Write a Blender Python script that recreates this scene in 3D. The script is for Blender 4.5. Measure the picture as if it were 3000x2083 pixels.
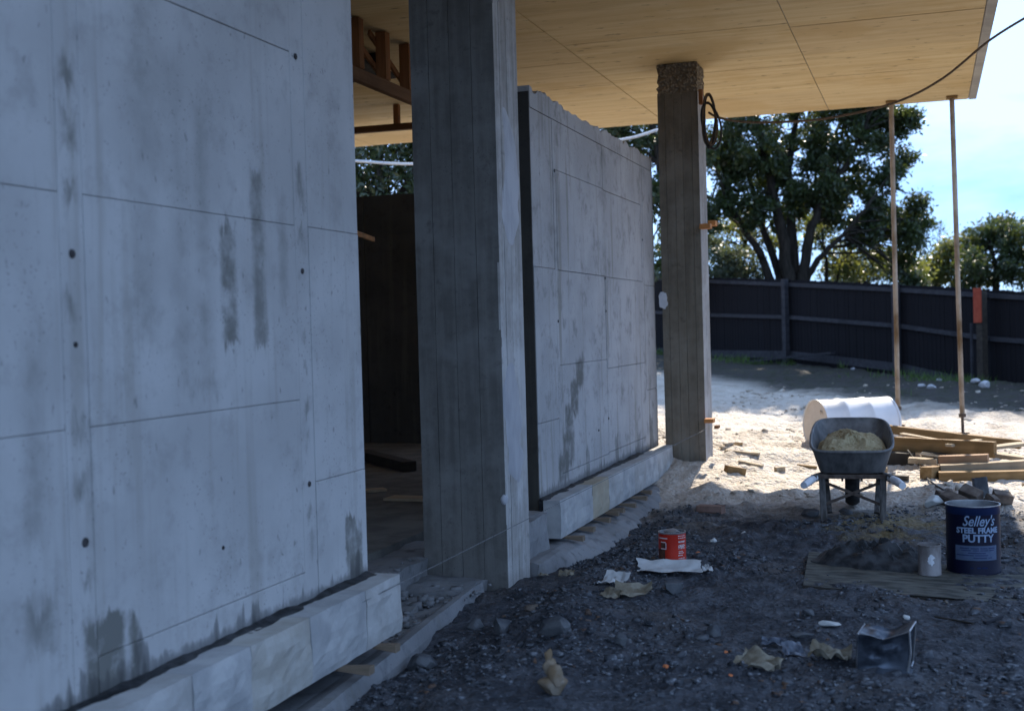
import bpy, bmesh, math, random
import numpy as np
from mathutils import Vector, Matrix

# ------------------------------------------------------------------ camera, sky, sun, exposure
S = bpy.context.scene
for o in list(bpy.data.objects): bpy.data.objects.remove(o)
rng = np.random.default_rng(7); random.seed(7)
PW, PH, FPX = 3000.0, 2083.0, 3700.0
YAW, PITCH, ROLL = .318, .0205, .027
CAM = np.array([0, 0, 1.5])
_f = np.array([-math.sin(YAW)*math.cos(PITCH), math.cos(YAW)*math.cos(PITCH), -math.sin(PITCH)])
_R = np.array([math.cos(YAW), math.sin(YAW), 0.]); _U = np.cross(_R, _f)
_r = math.cos(ROLL)*_R - math.sin(ROLL)*_U; _u = math.sin(ROLL)*_R + math.cos(ROLL)*_U
cd = bpy.data.cameras.new('camera'); cam = bpy.data.objects.new('camera', cd); S.collection.objects.link(cam)
cam.matrix_world = Matrix(((_r[0], _u[0], -_f[0], CAM[0]), (_r[1], _u[1], -_f[1], CAM[1]), (_r[2], _u[2], -_f[2], CAM[2]), (0, 0, 0, 1)))
cd.sensor_width = 36; cd.lens = 36*FPX/PW; cd.clip_end = 3000; cd.clip_start = .05
cd.dof.use_dof = True; cd.dof.focus_distance = 8.2; cd.dof.aperture_fstop = 2.6
S.camera = cam

SUN_EL, SUN_AZ = math.radians(42), math.radians(0)      # azimuth from +Y towards +X
wd = bpy.data.worlds.new('World'); S.world = wd; wd.use_nodes = True
wn = wd.node_tree; wn.nodes.clear()
out = wn.nodes.new('ShaderNodeOutputWorld'); bg = wn.nodes.new('ShaderNodeBackground'); sky = wn.nodes.new('ShaderNodeTexSky')
sky.sky_type = 'NISHITA'; sky.sun_disc = False; sky.sun_elevation = SUN_EL; sky.sun_rotation = SUN_AZ
sky.altitude = 1500; sky.air_density = 1.0; sky.dust_density = .7; sky.ozone_density = 5.0
tc = wn.nodes.new('ShaderNodeTexCoord'); mp = wn.nodes.new('ShaderNodeMapping'); mp.inputs['Scale'].default_value = (1, 1, 3.2)
cn = wn.nodes.new('ShaderNodeTexNoise'); cn.inputs['Scale'].default_value = 2.3; cn.inputs['Detail'].default_value = 9; cn.inputs['Roughness'].default_value = .58
cr = wn.nodes.new('ShaderNodeValToRGB'); cr.color_ramp.elements[0].position = .30; cr.color_ramp.elements[1].position = .54
cm = wn.nodes.new('ShaderNodeMix'); cm.data_type = 'RGBA'; cm.inputs['B'].default_value = (18, 18, 18.5, 1)
wn.links.new(tc.outputs['Generated'], mp.inputs['Vector']); wn.links.new(mp.outputs[0], cn.inputs['Vector']); wn.links.new(cn.outputs['Fac'], cr.inputs['Fac'])
cf = wn.nodes.new('ShaderNodeMath'); cf.operation = 'MULTIPLY'; cf.inputs[1].default_value = .75
wn.links.new(cr.outputs['Color'], cf.inputs[0]); wn.links.new(cf.outputs[0], cm.inputs['Factor'])
wn.links.new(sky.outputs[0], cm.inputs['A']); tm = wn.nodes.new('ShaderNodeMix'); tm.data_type = 'RGBA'; tm.blend_type = 'MULTIPLY'; tm.inputs['Factor'].default_value = 1; tm.inputs['B'].default_value = (.54, .80, 1.24, 1)
wn.links.new(cm.outputs['Result'], tm.inputs['A']); wn.links.new(tm.outputs['Result'], bg.inputs['Color'])
bg.inputs['Strength'].default_value = .056; wn.links.new(bg.outputs[0], out.inputs['Surface'])
sl = bpy.data.lights.new('sun', 'SUN'); sl.energy = 5.0; sl.angle = math.radians(.5); sl.color = (1, .90, .76)
so = bpy.data.objects.new('sun', sl); S.collection.objects.link(so)
sd = Vector((math.sin(SUN_AZ)*math.cos(SUN_EL), math.cos(SUN_AZ)*math.cos(SUN_EL), math.sin(SUN_EL)))
so.rotation_euler = sd.to_track_quat('Z', 'Y').to_euler(); so.location = (0, 40, 40)
S.view_settings.view_transform = 'Standard'; S.view_settings.look = 'None'; S.view_settings.gamma = 1
S.view_settings.use_curve_mapping = False; S.view_settings.exposure = 1.05
S.render.engine = 'CYCLES'
S.cycles.max_bounces = 8; S.cycles.diffuse_bounces = 5

# ------------------------------------------------------------------ helpers
def ray(x, y): return _f + (x-PW/2)/FPX*_r - (y-PH/2)/FPX*_u
def at(x, y, X=None, Y=None, Z=None, D=None):
    d = ray(x, y)
    t = (X-CAM[0])/d[0] if X is not None else (Y-CAM[1])/d[1] if Y is not None else (Z-CAM[2])/d[2] if Z is not None else D
    return CAM + t*d

def vnoise(x, y, seed):
    xi = np.floor(x).astype(np.int64); yi = np.floor(y).astype(np.int64); xf = x-xi; yf = y-yi
    def h(a, b):
        n = (a*374761393 + b*668265263 + seed*974711) & 0xffffffff
        n = ((n ^ (n >> 13))*1274126177) & 0xffffffff
        return ((n ^ (n >> 16)) & 0xffff)/65535.0
    u = xf*xf*(3-2*xf); v = yf*yf*(3-2*yf)
    return (h(xi, yi)*(1-u)+h(xi+1, yi)*u)*(1-v) + (h(xi, yi+1)*(1-u)+h(xi+1, yi+1)*u)*v
def fbm(x, y, sc, octv=4, seed=1, rough=.5):
    x = np.asarray(x, float); y = np.asarray(y, float); s = 0; a = 1; t = 0
    for i in range(octv):
        s = s + a*(vnoise(x*sc, y*sc, seed+i*17)-.5); t += a; a *= rough; sc *= 2.03
    return s/t*2
def sst(a, b, x): t = np.clip((x-a)/(b-a), 0, 1); return t*t*(3-2*t)

def ground_z(x, y, fine=True):
    x = np.asarray(x, float); y = np.asarray(y, float)
    xc = np.clip(x, -9, 3)
    z = np.interp(y, [-500, 11, 15.3, 20, 24, 30, 40, 60], [0, .02, .2, .34, .42, .55, .6, .6])
    z = z + np.interp(y, [11, 20, 24, 30], [0, .02, .05, .06])*(-xc)*.6
    z = z + .14*sst(-.6, -2.2, x)*sst(10, 11.8, y)*(1-sst(13, 15.5, y))
    # rubble banked up along the footings and at the foot of the pillars
    z = z + .05*np.exp(-((x+1.75)/.35)**2)*sst(3, 5.5, y)*(1-sst(7.0, 8.2, y))
    z = z + .04*np.exp(-((x+1.75)**2+(y-6.35)**2)/.16)
    z = z + .10*np.exp(-((x-.25)**2+(y-10.75)**2)/.25)
    z = z - .03*np.exp(-((x+1.35)**2+(y-7.15)**2)/.1)
    z = z - .05*sst(-1.8, -2.1, x)*(1-sst(11.2, 12, y))
    inside = sst(-2.9, -3.3, x)*(1-sst(13, 14, y)); z = z*(1-inside) - .25*inside
    if fine:
        a = np.where(y < 10, 1.0, 1.6)
        z = z + a*(.045*fbm(x, y, 1.3, 3, 3) + .036*fbm(x, y, 5, 5, 9, .68))*(1-inside)
        near = (1-sst(9.5, 11, y))
        ridge = np.abs(fbm(x, y, 9, 3, 31))
        z = z + near*(1-inside)*(.075*ridge*np.clip(.4+fbm(x, y, 1.1, 2, 5)*1.5, 0, 1.3))
        rut = sst(10.5, 13, y)*(1-sst(24, 27, y))
        z = z + rut*.09*np.clip(fbm(x*.35, y*1.1, 2.2, 4, 44, .6), -.2, 1)
    return z
def gz(x, y): return float(ground_z(np.array([x]), np.array([y]))[0])
def on_ground(px, py, dz=0):
    z = 0.
    for i in range(14):
        p = at(px, py, Z=z); z = .5*z+.5*gz(p[0], p[1])
    p = at(px, py, Z=z); return Vector((p[0], p[1], gz(p[0], p[1])+dz))

class MB:
    def __init__(s): s.v = []; s.f = []
    def add(s, v, f):
        n = len(s.v); s.v += [tuple(map(float, p)) for p in v]; s.f += [tuple(int(i)+n for i in q) for q in f]; return s
    def box(s, a, b, m=None):
        (x0, y0, z0), (x1, y1, z1) = a, b
        v = [(x0, y0, z0), (x1, y0, z0), (x1, y1, z0), (x0, y1, z0), (x0, y0, z1), (x1, y0, z1), (x1, y1, z1), (x0, y1, z1)]
        if m is not None: v = [m @ Vector(p) for p in v]
        return s.add(v, [(0, 3, 2, 1), (4, 5, 6, 7), (0, 1, 5, 4), (1, 2, 6, 5), (2, 3, 7, 6), (3, 0, 4, 7)])
    def bar(s, p, q, w, h, up=(0, 0, 1), ext=0):
        p = Vector(p); q = Vector(q); d = (q-p).normalized(); p = p-d*ext; q = q+d*ext
        sx = d.cross(Vector(up)).normalized(); sz = sx.cross(d).normalized()
        v = []
        for c in (p, q):
            for a, b in ((-1, -1), (1, -1), (1, 1), (-1, 1)): v.append(c+sx*a*w/2+sz*b*h/2)
        return s.add(v, [(3, 2, 1, 0), (4, 5, 6, 7), (0, 1, 5, 4), (1, 2, 6, 5), (2, 3, 7, 6), (3, 0, 4, 7)])
    def tube(s, pts, rad, n=10, cap=True):
        pts = [Vector(p) for p in pts]; rad = [rad]*len(pts) if not hasattr(rad, '__len__') else rad
        V = []; F = []; ref = None
        for i, p in enumerate(pts):
            d = (pts[min(i+1, len(pts)-1)]-pts[max(i-1, 0)]).normalized()
            if ref is None: ref = d.orthogonal().normalized()
            ref = (ref-d*ref.dot(d)).normalized(); b = d.cross(ref)
            for k in range(n):
                a = 2*math.pi*k/n; V.append(p+(ref*math.cos(a)+b*math.sin(a))*rad[i])
        for i in range(len(pts)-1):
            for k in range(n):
                F.append((i*n+k, i*n+(k+1) % n, (i+1)*n+(k+1) % n, (i+1)*n+k))
        if cap: F.append(tuple(range(n))[::-1]); F.append(tuple((len(pts)-1)*n+k for k in range(n)))
        return s.add(V, F)
    def lathe(s, prof, n=48, m=None, wob=0):
        V = []; F = []
        for i, (r, z) in enumerate(prof):
            for k in range(n):
                a = 2*math.pi*k/n; rr = r*(1+wob*math.sin(3*a+z*9)); v = Vector((rr*math.cos(a), rr*math.sin(a), z)); V.append(m @ v if m is not None else v)
        for i in range(len(prof)-1):
            for k in range(n): F.append((i*n+k, i*n+(k+1) % n, (i+1)*n+(k+1) % n, (i+1)*n+k))
        return s.add(V, F)
    def grid(s, P):          # P: array (nu, nv, 3)
        nu, nv = P.shape[:2]; F = []
        for i in range(nu-1):
            for j in range(nv-1): F.append((i*nv+j, (i+1)*nv+j, (i+1)*nv+j+1, i*nv+j+1))
        return s.add(P.reshape(-1, 3), F)
    def prism(s, poly, d):   # polygon (list of 3d points) extruded by vector d
        n = len(poly); d = Vector(d); V = [Vector(p) for p in poly]+[Vector(p)+d for p in poly]
        F = [tuple(range(n))[::-1], tuple(range(n, 2*n))]+[(i, (i+1) % n, n+(i+1) % n, n+i) for i in range(n)]
        return s.add(V, F)
    def build(s, name, m, parent=None, bevel=0, smooth=False, local=False, seg=1, fix=True):
        me = bpy.data.meshes.new(name); v = np.array(s.v)
        if local: off = np.zeros(3)
        elif parent is not None: off = wloc(parent)
        else: off = np.array([(v[:, 0].min()+v[:, 0].max())/2, (v[:, 1].min()+v[:, 1].max())/2, v[:, 2].min()])
        me.from_pydata([tuple(p) for p in v-off], [], s.f); me.update()
        if bevel or fix:
            bm = bmesh.new(); bm.from_mesh(me)
            if fix: bmesh.ops.recalc_face_normals(bm, faces=bm.faces[:])
            if bevel: bmesh.ops.bevel(bm, geom=bm.edges[:], offset=bevel, segments=seg, affect='EDGES', clamp_overlap=True)
            bm.to_mesh(me); bm.free()
        if smooth: me.polygons.foreach_set('use_smooth', [True]*len(me.polygons))
        if smooth == 'auto': me.set_sharp_from_angle(angle=math.radians(40))
        if m is not None: me.materials.append(m)
        o = bpy.data.objects.new(name, me); S.collection.objects.link(o)
        if parent is not None: o.parent = parent
        elif not local: o.location = off
        return o
def wloc(o):
    l = np.array(o.location); return l+wloc(o.parent) if o.parent else l
def tag(o, label, cat, group=None):
    o['label'] = label; o['category'] = cat
    if group: o['group'] = group
    return o
def thing(name, label, cat, loc=(0, 0, 0), rz=0, group=None):
    o = bpy.data.objects.new(name, None); S.collection.objects.link(o); o.location = [float(c) for c in loc]; o.rotation_euler = (0, 0, rz)
    return tag(o, label, cat, group)
def struct(o): o['kind'] = 'structure'; return o
def dup_mesh(src, name, parent, loc=(0, 0, 0), sc=(1, 1, 1), rot=(0, 0, 0)):
    o = src.copy(); o.name = name; S.collection.objects.link(o); o.parent = parent; o.location = loc; o.scale = sc; o.rotation_euler = rot; return o
def fast_mesh(name, V, F, m, parent=None, smooth=False):   # F: (n,k) int array
    me = bpy.data.meshes.new(name); k = F.shape[1]
    me.vertices.add(len(V)); me.vertices.foreach_set('co', V.astype(np.float32).ravel())
    me.loops.add(F.size); me.loops.foreach_set('vertex_index', F.astype(np.int32).ravel())
    me.polygons.add(len(F)); me.polygons.foreach_set('loop_start', np.arange(0, F.size, k, dtype=np.int32))
    me.update(calc_edges=True); me.validate()
    if smooth: me.polygons.foreach_set('use_smooth', [True]*len(me.polygons))
    me.materials.append(m); o = bpy.data.objects.new(name, me); S.collection.objects.link(o)
    if parent is not None: o.parent = parent
    return o

# ------------------------------------------------------------------ material helpers
class Mat:
    def __init__(s, name, rough=.8):
        s.m = bpy.data.materials.new(name); s.m.use_nodes = True; s.n = s.m.node_tree.nodes; s.l = s.m.node_tree.links
        s.b = s.n['Principled BSDF']; s.b.inputs['Roughness'].default_value = rough
        s.b.inputs['Specular IOR Level'].default_value = .15
        s.pos = s.n.new('ShaderNodeNewGeometry').outputs['Position']; s.obj = s.n.new('ShaderNodeTexCoord').outputs['Object']
    def link(s, a, b): s.l.new(a, b)
    def val(s, x, i):
        if isinstance(x, (int, float)): i.default_value = x
        elif isinstance(x, tuple): i.default_value = x if len(x) == len(i.default_value) else x+(1,)
        else: s.l.new(x, i)
    def math(s, op, a, b=0., c=None, clamp=False):
        n = s.n.new('ShaderNodeMath'); n.operation = op; n.use_clamp = clamp; s.val(a, n.inputs[0]); s.val(b, n.inputs[1])
        if c is not None: s.val(c, n.inputs[2])
        return n.outputs[0]
    def map(s, vec, sc=(1, 1, 1), loc=(0, 0, 0)):
        n = s.n.new('ShaderNodeMapping'); n.inputs['Scale'].default_value = sc; n.inputs['Location'].default_value = loc; s.l.new(vec, n.inputs[0]); return n.outputs[0]
    def noise(s, vec, scale, detail=5, rough=.55):
        n = s.n.new('ShaderNodeTexNoise'); n.inputs['Scale'].default_value = scale; n.inputs['Detail'].default_value = detail; n.inputs['Roughness'].default_value = rough
        s.l.new(vec, n.inputs['Vector']); return n.outputs['Fac']
    def voro(s, vec, scale):
        n = s.n.new('ShaderNodeTexVoronoi'); n.inputs['Scale'].default_value = scale; s.l.new(vec, n.inputs['Vector']); return n.outputs
    def ss(s, x, a, b):
        n = s.n.new('ShaderNodeMapRange'); n.interpolation_type = 'SMOOTHSTEP'; s.val(x, n.inputs['Value']); n.inputs['From Min'].default_value = a; n.inputs['From Max'].default_value = b
        return n.outputs['Result']
    def mix(s, f, a, b, mode='MIX'):
        n = s.n.new('ShaderNodeMix'); n.data_type = 'RGBA'; n.blend_type = mode; s.val(f, n.inputs['Factor']); s.val(a, n.inputs['A']); s.val(b, n.inputs['B']); return n.outputs['Result']
    def sep(s, v):
        n = s.n.new('ShaderNodeSeparateXYZ'); s.l.new(v, n.inputs[0]); return n.outputs
    def bump(s, h, st=.4, d=.01):
        n = s.n.new('ShaderNodeBump'); n.inputs['Strength'].default_value = st; n.inputs['Distance'].default_value = d; s.l.new(h, n.inputs['Height']); s.l.new(n.outputs[0], s.b.inputs['Normal'])
    def color(s, c): s.val(c, s.b.inputs['Base Color'])
    def rough(s, r): s.val(r, s.b.inputs['Roughness'])
    def rnd(s): return s.n.new('ShaderNodeObjectInfo').outputs['Random']

def simple(name, c1, c2, scale=8, rough=.8, stretch=(1, 1, 1), bump=.3, metallic=0, spread=.15, world=False):
    M = Mat(name, rough); v = M.map(M.pos if world else M.obj, stretch); n = M.noise(v, scale, 7, .6)
    c = M.mix(M.ss(n, .5-spread, .5+spread), c1, c2)
    r = M.rnd(); c = M.mix(M.math('MULTIPLY', r, .25), c, tuple(x*.55 for x in c1))
    M.color(c); M.bump(M.noise(v, scale*5, 4), bump, .004); M.b.inputs['Metallic'].default_value = metallic
    return M.m

def concrete(name, base, dark, light, stains=(), wetbase=None, streak=.35, blot=.5):
    """cast concrete seen on a face in the y-z plane; stains are (y, z, half y, half z, softness, strength)"""
    M = Mat(name, .85); P = M.pos; y, z = M.sep(P)[1], M.sep(P)[2]
    big = M.noise(P, 1.6, 4); med = M.noise(P, 7, 6, .65); fine = M.noise(P, 60, 3)
    st = M.noise(M.map(P, (9, 9, .55)), 1.0, 6, .6)
    c = M.mix(M.ss(big, .35, .65), base, light)
    c = M.mix(M.math('MULTIPLY', M.ss(med, .5, .72), blot), c, dark)
    c = M.mix(M.math('MULTIPLY', M.ss(st, .52, .7), streak), c, tuple(x*.7+q*.3 for x, q in zip(dark, (.3, .27, .2))))
    spots = M.ss(M.noise(M.map(P, (1, 1.4, .7)), 26, 2, .5), .66, .76); c = M.mix(M.math('MULTIPLY', spots, .6), c, tuple(x*.4 for x in base))
    pits = M.voro(P, 30)['Distance']; pm = M.math('MULTIPLY', M.ss(pits, .13, .05), M.ss(M.noise(P, 2.4, 2), .5, .62)); c = M.mix(M.math('MULTIPLY', pm, .7), c, tuple(x*.35 for x in base))
    pin = M.ss(M.noise(P, 95, 1, .4), .70, .75); c = M.mix(M.math('MULTIPLY', pin, M.math('MULTIPLY', M.ss(M.noise(P, 3.1, 3), .42, .6), .75)), c, tuple(x*.35 for x in base))
    wob = M.math('SUBTRACT', M.noise(P, 16, 5, .7), .5); wob2 = M.math('SUBTRACT', M.noise(M.map(P, (1, 30, 6)), 1, 4, .7), .5)
    for (yc, zc, hy, hz, sf, k) in stains:
        yy = M.math('ADD', y, M.math('MULTIPLY', wob, .06)); zz = M.math('ADD', z, M.math('MULTIPLY', wob2, .26))
        d = M.math('MAXIMUM', M.math('SUBTRACT', M.math('ABSOLUTE', M.math('SUBTRACT', yy, yc)), hy), M.math('SUBTRACT', M.math('ABSOLUTE', M.math('SUBTRACT', zz, zc)), hz))
        mk = M.math('MULTIPLY', M.ss(d, sf, -sf), M.math('MULTIPLY', M.ss(med, .2, .6), k))
        c = M.mix(mk, c, tuple(x*q for x, q in zip(base, (.42, .42, .39))))
    rg = .85
    if wetbase is not None:
        drip = M.noise(M.map(P, (1, 1, .15)), 9, 3, .6); dr2 = M.noise(M.map(P, (1, 1, .1)), 30, 2)
        hgt = M.math('ADD', M.math('MULTIPLY', M.ss(drip, .5, .76), .12), M.math('MULTIPLY', dr2, .045))
        dd = M.math('SUBTRACT', M.math('SUBTRACT', z, wetbase+.012), M.math('ADD', hgt, M.math('MULTIPLY', wob, .06))); mk = M.ss(dd, .012, -.02)
        c = M.mix(M.math('MULTIPLY', mk, M.math('ADD', .55, M.math('MULTIPLY', M.ss(dd, .0, -.12), .4))), c, tuple(x*.16 for x in base)); rg = M.math('SUBTRACT', .85, M.math('MULTIPLY', mk, .25))
    M.color(c); M.rough(rg)
    h = M.math('ADD', M.math('MULTIPLY', fine, .3), M.math('ADD', med, M.math('MULTIPLY', pm, -1.2)))
    M.bump(h, .35, .006)
    return M.m

def timber(name, c1, c2, rough=.75, axis=0, sc=1.0):
    M = Mat(name, rough); k = [14, 14, 14]; k[axis] = .9
    v = M.map(M.obj, tuple(k)); g = M.noise(v, sc, 6, .65); b = M.noise(M.obj, 3, 3)
    c = M.mix(M.ss(g, .3, .7), c1, c2); c = M.mix(M.math('MULTIPLY', M.ss(b, .5, .7), .5), c, tuple(x*.45 for x in c1))
    c = M.mix(M.math('MULTIPLY', M.rnd(), .4), c, tuple(x*.6 for x in c2))
    M.color(c); M.bump(g, .35, .004); return M.m

# wall material for the face nearest us: streaks and wet patches of its own
st1 = [(4.79, 2.15, .02, .05, .03, .8), (4.79, 1.5, .015, .02, .02, .7), (4.80, 1.2, .015, .025, .02, .7), (4.8, 1.06, .012, .03, .02, .6), (4.81, .62, .015, .04, .03, .6), (3.27, 1.6, .02, .03, .03, .8), (3.29, 1.23, .03, .02, .03, .8), (3.29, 1.06, .025, .03, .03, .9), (3.285, 1.95, .025, .03, .03, .9), (3.30, .75, .02, .02, .02, .8), (4.79, 1.93, .018, .03, .02, .8), (4.80, 1.35, .012, .02, .015, .8), (4.8, .75, .012, .02, .02, .8), (3.31, .62, .02, .03, .03, .7), (3.34, 1.0, .012, .25, .02, .5),
       (4.20, 1.70, .052, .22, .022, .95), (4.43, 1.80, .047, .34, .025, .8), (4.63, 1.86, .03, .22, .03, .4), (4.03, 1.85, .04, .5, .05, .35), (3.88, 1.9, .05, .6, .06, .3),
       (3.66, 1.75, .06, .25, .06, .3), (3.7, 2.4, .10, .35, .08, .3), (5.215, .50, .085, .155, .012, 1.0), (3.38, .46, .10, .16, .02, 1.25), (3.54, .46, .025, .13, .02, 1.1), (3.08, .66, .06, .07, .04, .7),
       (3.08, 1.2, .04, .3, .05, .35), (3.29, 2.32, .03, .04, .03, .9), (3.29, 2.14, .035, .05, .03, .9), (4.0, 1.32, .10, .03, .03, .35), (4.82, 2.1, .025, .05, .03, .6), (4.82, 1.9, .03, .06, .03, .4)]
WALL1 = concrete('cast_concrete_pale', (.36, .355, .345), (.235, .23, .22), (.43, .425, .415), st1, .385, .42, .42)
st2 = [(9.23, 1.16, .10, .11, .03, 1.0), (9.06, .98, .10, .13, .03, 1.05), (8.90, .80, .10, .13, .03, 1.05), (8.84, .62, .12, .12, .03, 1.05), (8.72, .50, .13, .10, .03, 1.05), (8.98, .62, .05, .12, .03, .8),
       (9.40, .44, .05, .13, .012, .8), (10.35, .46, .05, .13, .015, .8), (11.75, .50, .08, .13, .02, .8), (11.2, .44, .07, .09, .02, .7), (10.1, 2.2, .07, .9, .08, .3), (8.6, 2.3, .15, .6, .15, .25)]
WALL2 = concrete('cast_concrete_grey', (.34, .333, .325), (.20, .195, .185), (.41, .40, .39), st2, .36, .8, .75)
WALLD = concrete('cast_concrete_shaded', (.05, .047, .04), (.03, .028, .024), (.065, .06, .052))  # darker copy of the wall concrete, shade put into its colour
FOOT = concrete('footing_concrete', (.17, .17, .17), (.085, .085, .085), (.23, .23, .23), (), None, .5, .8)
STEP = concrete('step_concrete', (.15, .15, .15), (.07, .07, .07), (.20, .20, .20), (), None, .3, .9)

def pillar_mat(name, b, dk, lt):
    M = Mat(name, .85); P = M.pos; r = M.rnd()
    g = M.noise(M.map(P, (22, 22, 1.6)), 1, 5, .6); big = M.noise(P, 2.3, 4); med = M.noise(P, 10, 6, .7)
    c = M.mix(M.ss(M.math('ADD', M.math('MULTIPLY', g, .55), M.math('MULTIPLY', med, .45)), .36, .64), dk, b); c = M.mix(M.math('MULTIPLY', M.ss(big, .48, .68), .7), c, lt)
    pt_ = M.ss(M.voro(P, 34)['Distance'], .16, .06); c = M.mix(M.math('MULTIPLY', pt_, M.math('MULTIPLY', M.ss(M.noise(P, 3, 2), .5, .6), .7)), c, tuple(x*.3 for x in dk))
    c = M.mix(M.math('MULTIPLY', M.ss(med, .55, .72), .6), c, tuple(x*.45 for x in dk)); c = M.mix(M.math('MULTIPLY', r, .3), c, tuple(x*.85 for x in dk))
    M.color(c); M.bump(M.math('ADD', g, M.math('MULTIPLY', med, .6)), .5, .008); return M.m
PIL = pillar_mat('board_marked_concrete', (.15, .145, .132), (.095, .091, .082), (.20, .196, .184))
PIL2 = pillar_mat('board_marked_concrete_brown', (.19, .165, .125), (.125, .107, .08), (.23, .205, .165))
PILS = pillar_mat('board_marked_concrete_lit_side', (.40, .39, .37), (.25, .235, .215), (.50, .49, .475))  # paler copy for pillar sides: the side light is put into the colour
PLAST = simple('fresh_mortar', (.34, .34, .35), (.42, .42, .43), 9, .7, (1, 1, .4), .3)
HONEY = Mat('honeycombed_concrete', .95)
_v = HONEY.voro(HONEY.pos, 38)['Distance']; HONEY.color(HONEY.mix(HONEY.ss(_v, .1, .6), (.42, .36, .27), (.21, .175, .13))); HONEY.bump(HONEY.math('MULTIPLY', _v, -1.), 1, .03); HONEY = HONEY.m

def soffit_mat():
    M = Mat('form_stained_soffit', .8); P = M.pos; r = M.rnd()
    g = M.noise(M.map(P, (.6, 9, 6)), 1, 7, .6); g2 = M.noise(M.map(P, (1.6, 5, 3)), 1, 5, .6); b = M.noise(P, 1.1, 4); sp = M.noise(M.map(P, (5, 12, 5)), 1, 3)
    c = M.mix(M.ss(g, .32, .7), (.63, .465, .235), (.75, .595, .345)); c = M.mix(M.math('MULTIPLY', M.ss(g2, .5, .74), .5), c, (.46, .32, .16))
    c = M.mix(M.math('MULTIPLY', M.ss(b, .48, .64), .7), c, (.60, .42, .19)); c = M.mix(M.math('MULTIPLY', M.ss(sp, .63, .72), .8), c, (.20, .13, .07))
    c = M.mix(M.math('MULTIPLY', r, .28), c, (.50, .37, .22))
    M.color(c); M.bump(g, .25, .004); return M.m
SOFF = soffit_mat()
SLABC = simple('slab_concrete', (.36, .34, .31), (.46, .44, .40), 3, .85, world=True)

def ground_mat():
    M = Mat('building_site_earth', .92); P = M.pos; x, y, z = M.sep(P)
    big = M.noise(P, .9, 5, .6); med = M.noise(P, 6, 6, .65); fine = M.noise(P, 45, 4, .6); v = M.voro(P, 26)
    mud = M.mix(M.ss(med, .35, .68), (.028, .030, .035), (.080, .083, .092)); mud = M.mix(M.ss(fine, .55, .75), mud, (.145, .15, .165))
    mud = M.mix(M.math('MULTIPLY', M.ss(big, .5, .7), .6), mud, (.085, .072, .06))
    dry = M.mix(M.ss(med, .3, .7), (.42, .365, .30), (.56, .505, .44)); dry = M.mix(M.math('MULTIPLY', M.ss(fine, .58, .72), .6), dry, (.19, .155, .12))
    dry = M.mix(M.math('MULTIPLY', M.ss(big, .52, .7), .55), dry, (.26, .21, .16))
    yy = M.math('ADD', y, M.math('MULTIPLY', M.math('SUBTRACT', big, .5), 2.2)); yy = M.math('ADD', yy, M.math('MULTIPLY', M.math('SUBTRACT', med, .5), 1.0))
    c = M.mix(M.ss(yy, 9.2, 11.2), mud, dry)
    # spilled sand round the barrow
    dx = M.math('SUBTRACT', x, -.3); dy = M.math('SUBTRACT', y, 9.4); d = M.math('SQRT', M.math('ADD', M.math('MULTIPLY', dx, dx), M.math('MULTIPLY', M.math('MULTIPLY', dy, dy), .45)))
    d = M.math('ADD', d, M.math('MULTIPLY', M.math('SUBTRACT', med, .5), 1.4)); c = M.mix(M.math('MULTIPLY', M.ss(d, .55, .1), .75), c, (.20, .15, .07))
    far = M.ss(M.math('ADD', yy, M.math('MULTIPLY', M.math('ADD', x, 3.3), 1.2)), 21.0, 23.5); c = M.mix(far, c, M.mix(M.ss(med, .4, .6), (.05, .045, .042), (.042, .043, .03)))  # tree shade painted in: earth darkened along the trees' shadow edge
    M.color(c); h = M.math('ADD', M.math('MULTIPLY', med, 1.), M.math('ADD', M.math('MULTIPLY', fine, .35), M.math('MULTIPLY', v['Distance'], -.35))); M.bump(h, 1.0, .05)
    M.rough(.8)
    return M.m
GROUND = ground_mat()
def rubble_mat():
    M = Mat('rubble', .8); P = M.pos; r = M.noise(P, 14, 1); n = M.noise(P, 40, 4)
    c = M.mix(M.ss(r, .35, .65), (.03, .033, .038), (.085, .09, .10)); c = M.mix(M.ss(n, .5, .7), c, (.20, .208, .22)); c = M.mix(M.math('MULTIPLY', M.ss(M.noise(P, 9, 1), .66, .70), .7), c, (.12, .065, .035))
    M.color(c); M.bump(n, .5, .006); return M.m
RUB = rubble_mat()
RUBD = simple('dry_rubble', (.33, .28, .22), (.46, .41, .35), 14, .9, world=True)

SAND1 = simple('sandstone_cream', (.33, .32, .30), (.43, .42, .40), 7, .85, bump=.6, world=True)
SAND2 = simple('sandstone_tan', (.34, .29, .21), (.42, .37, .28), 7, .85, bump=.6, world=True)
SAND4 = simple('sandstone_buff', (.33, .31, .27), (.42, .405, .37), 6, .85, bump=.6, world=True)
SAND3 = simple('sandstone_grey', (.31, .31, .305), (.42, .415, .40), 7, .85, bump=.6, world=True)
MORT = simple('wet_mortar', (.014, .015, .016), (.055, .056, .058), 14, .6, bump=.8, world=True)
WEDGE = timber('wedge_timber', (.13, .095, .065), (.22, .165, .115), axis=0)
TIMB_Y = timber('form_timber_y', (.13, .065, .03), (.26, .13, .06), axis=1); TIMB_Z = timber('form_timber_z', (.20, .085, .035), (.34, .15, .06), axis=2); TIMB_X = timber('form_timber_x', (.12, .06, .03), (.22, .11, .05), axis=0)
OLDWOOD = timber('weathered_timber', (.17, .095, .035), (.30, .19, .085), axis=0)
OLDWOOD2 = timber('weathered_timber_grey', (.25, .19, .12), (.42, .33, .22), axis=0)
DARKWOOD = timber('dark_timber', (.03, .026, .022), (.06, .05, .04), axis=0)
FENCEM = timber('fence_paling_timber', (.009, .009, .011), (.018, .017, .019), axis=2, sc=1.4)
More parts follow.
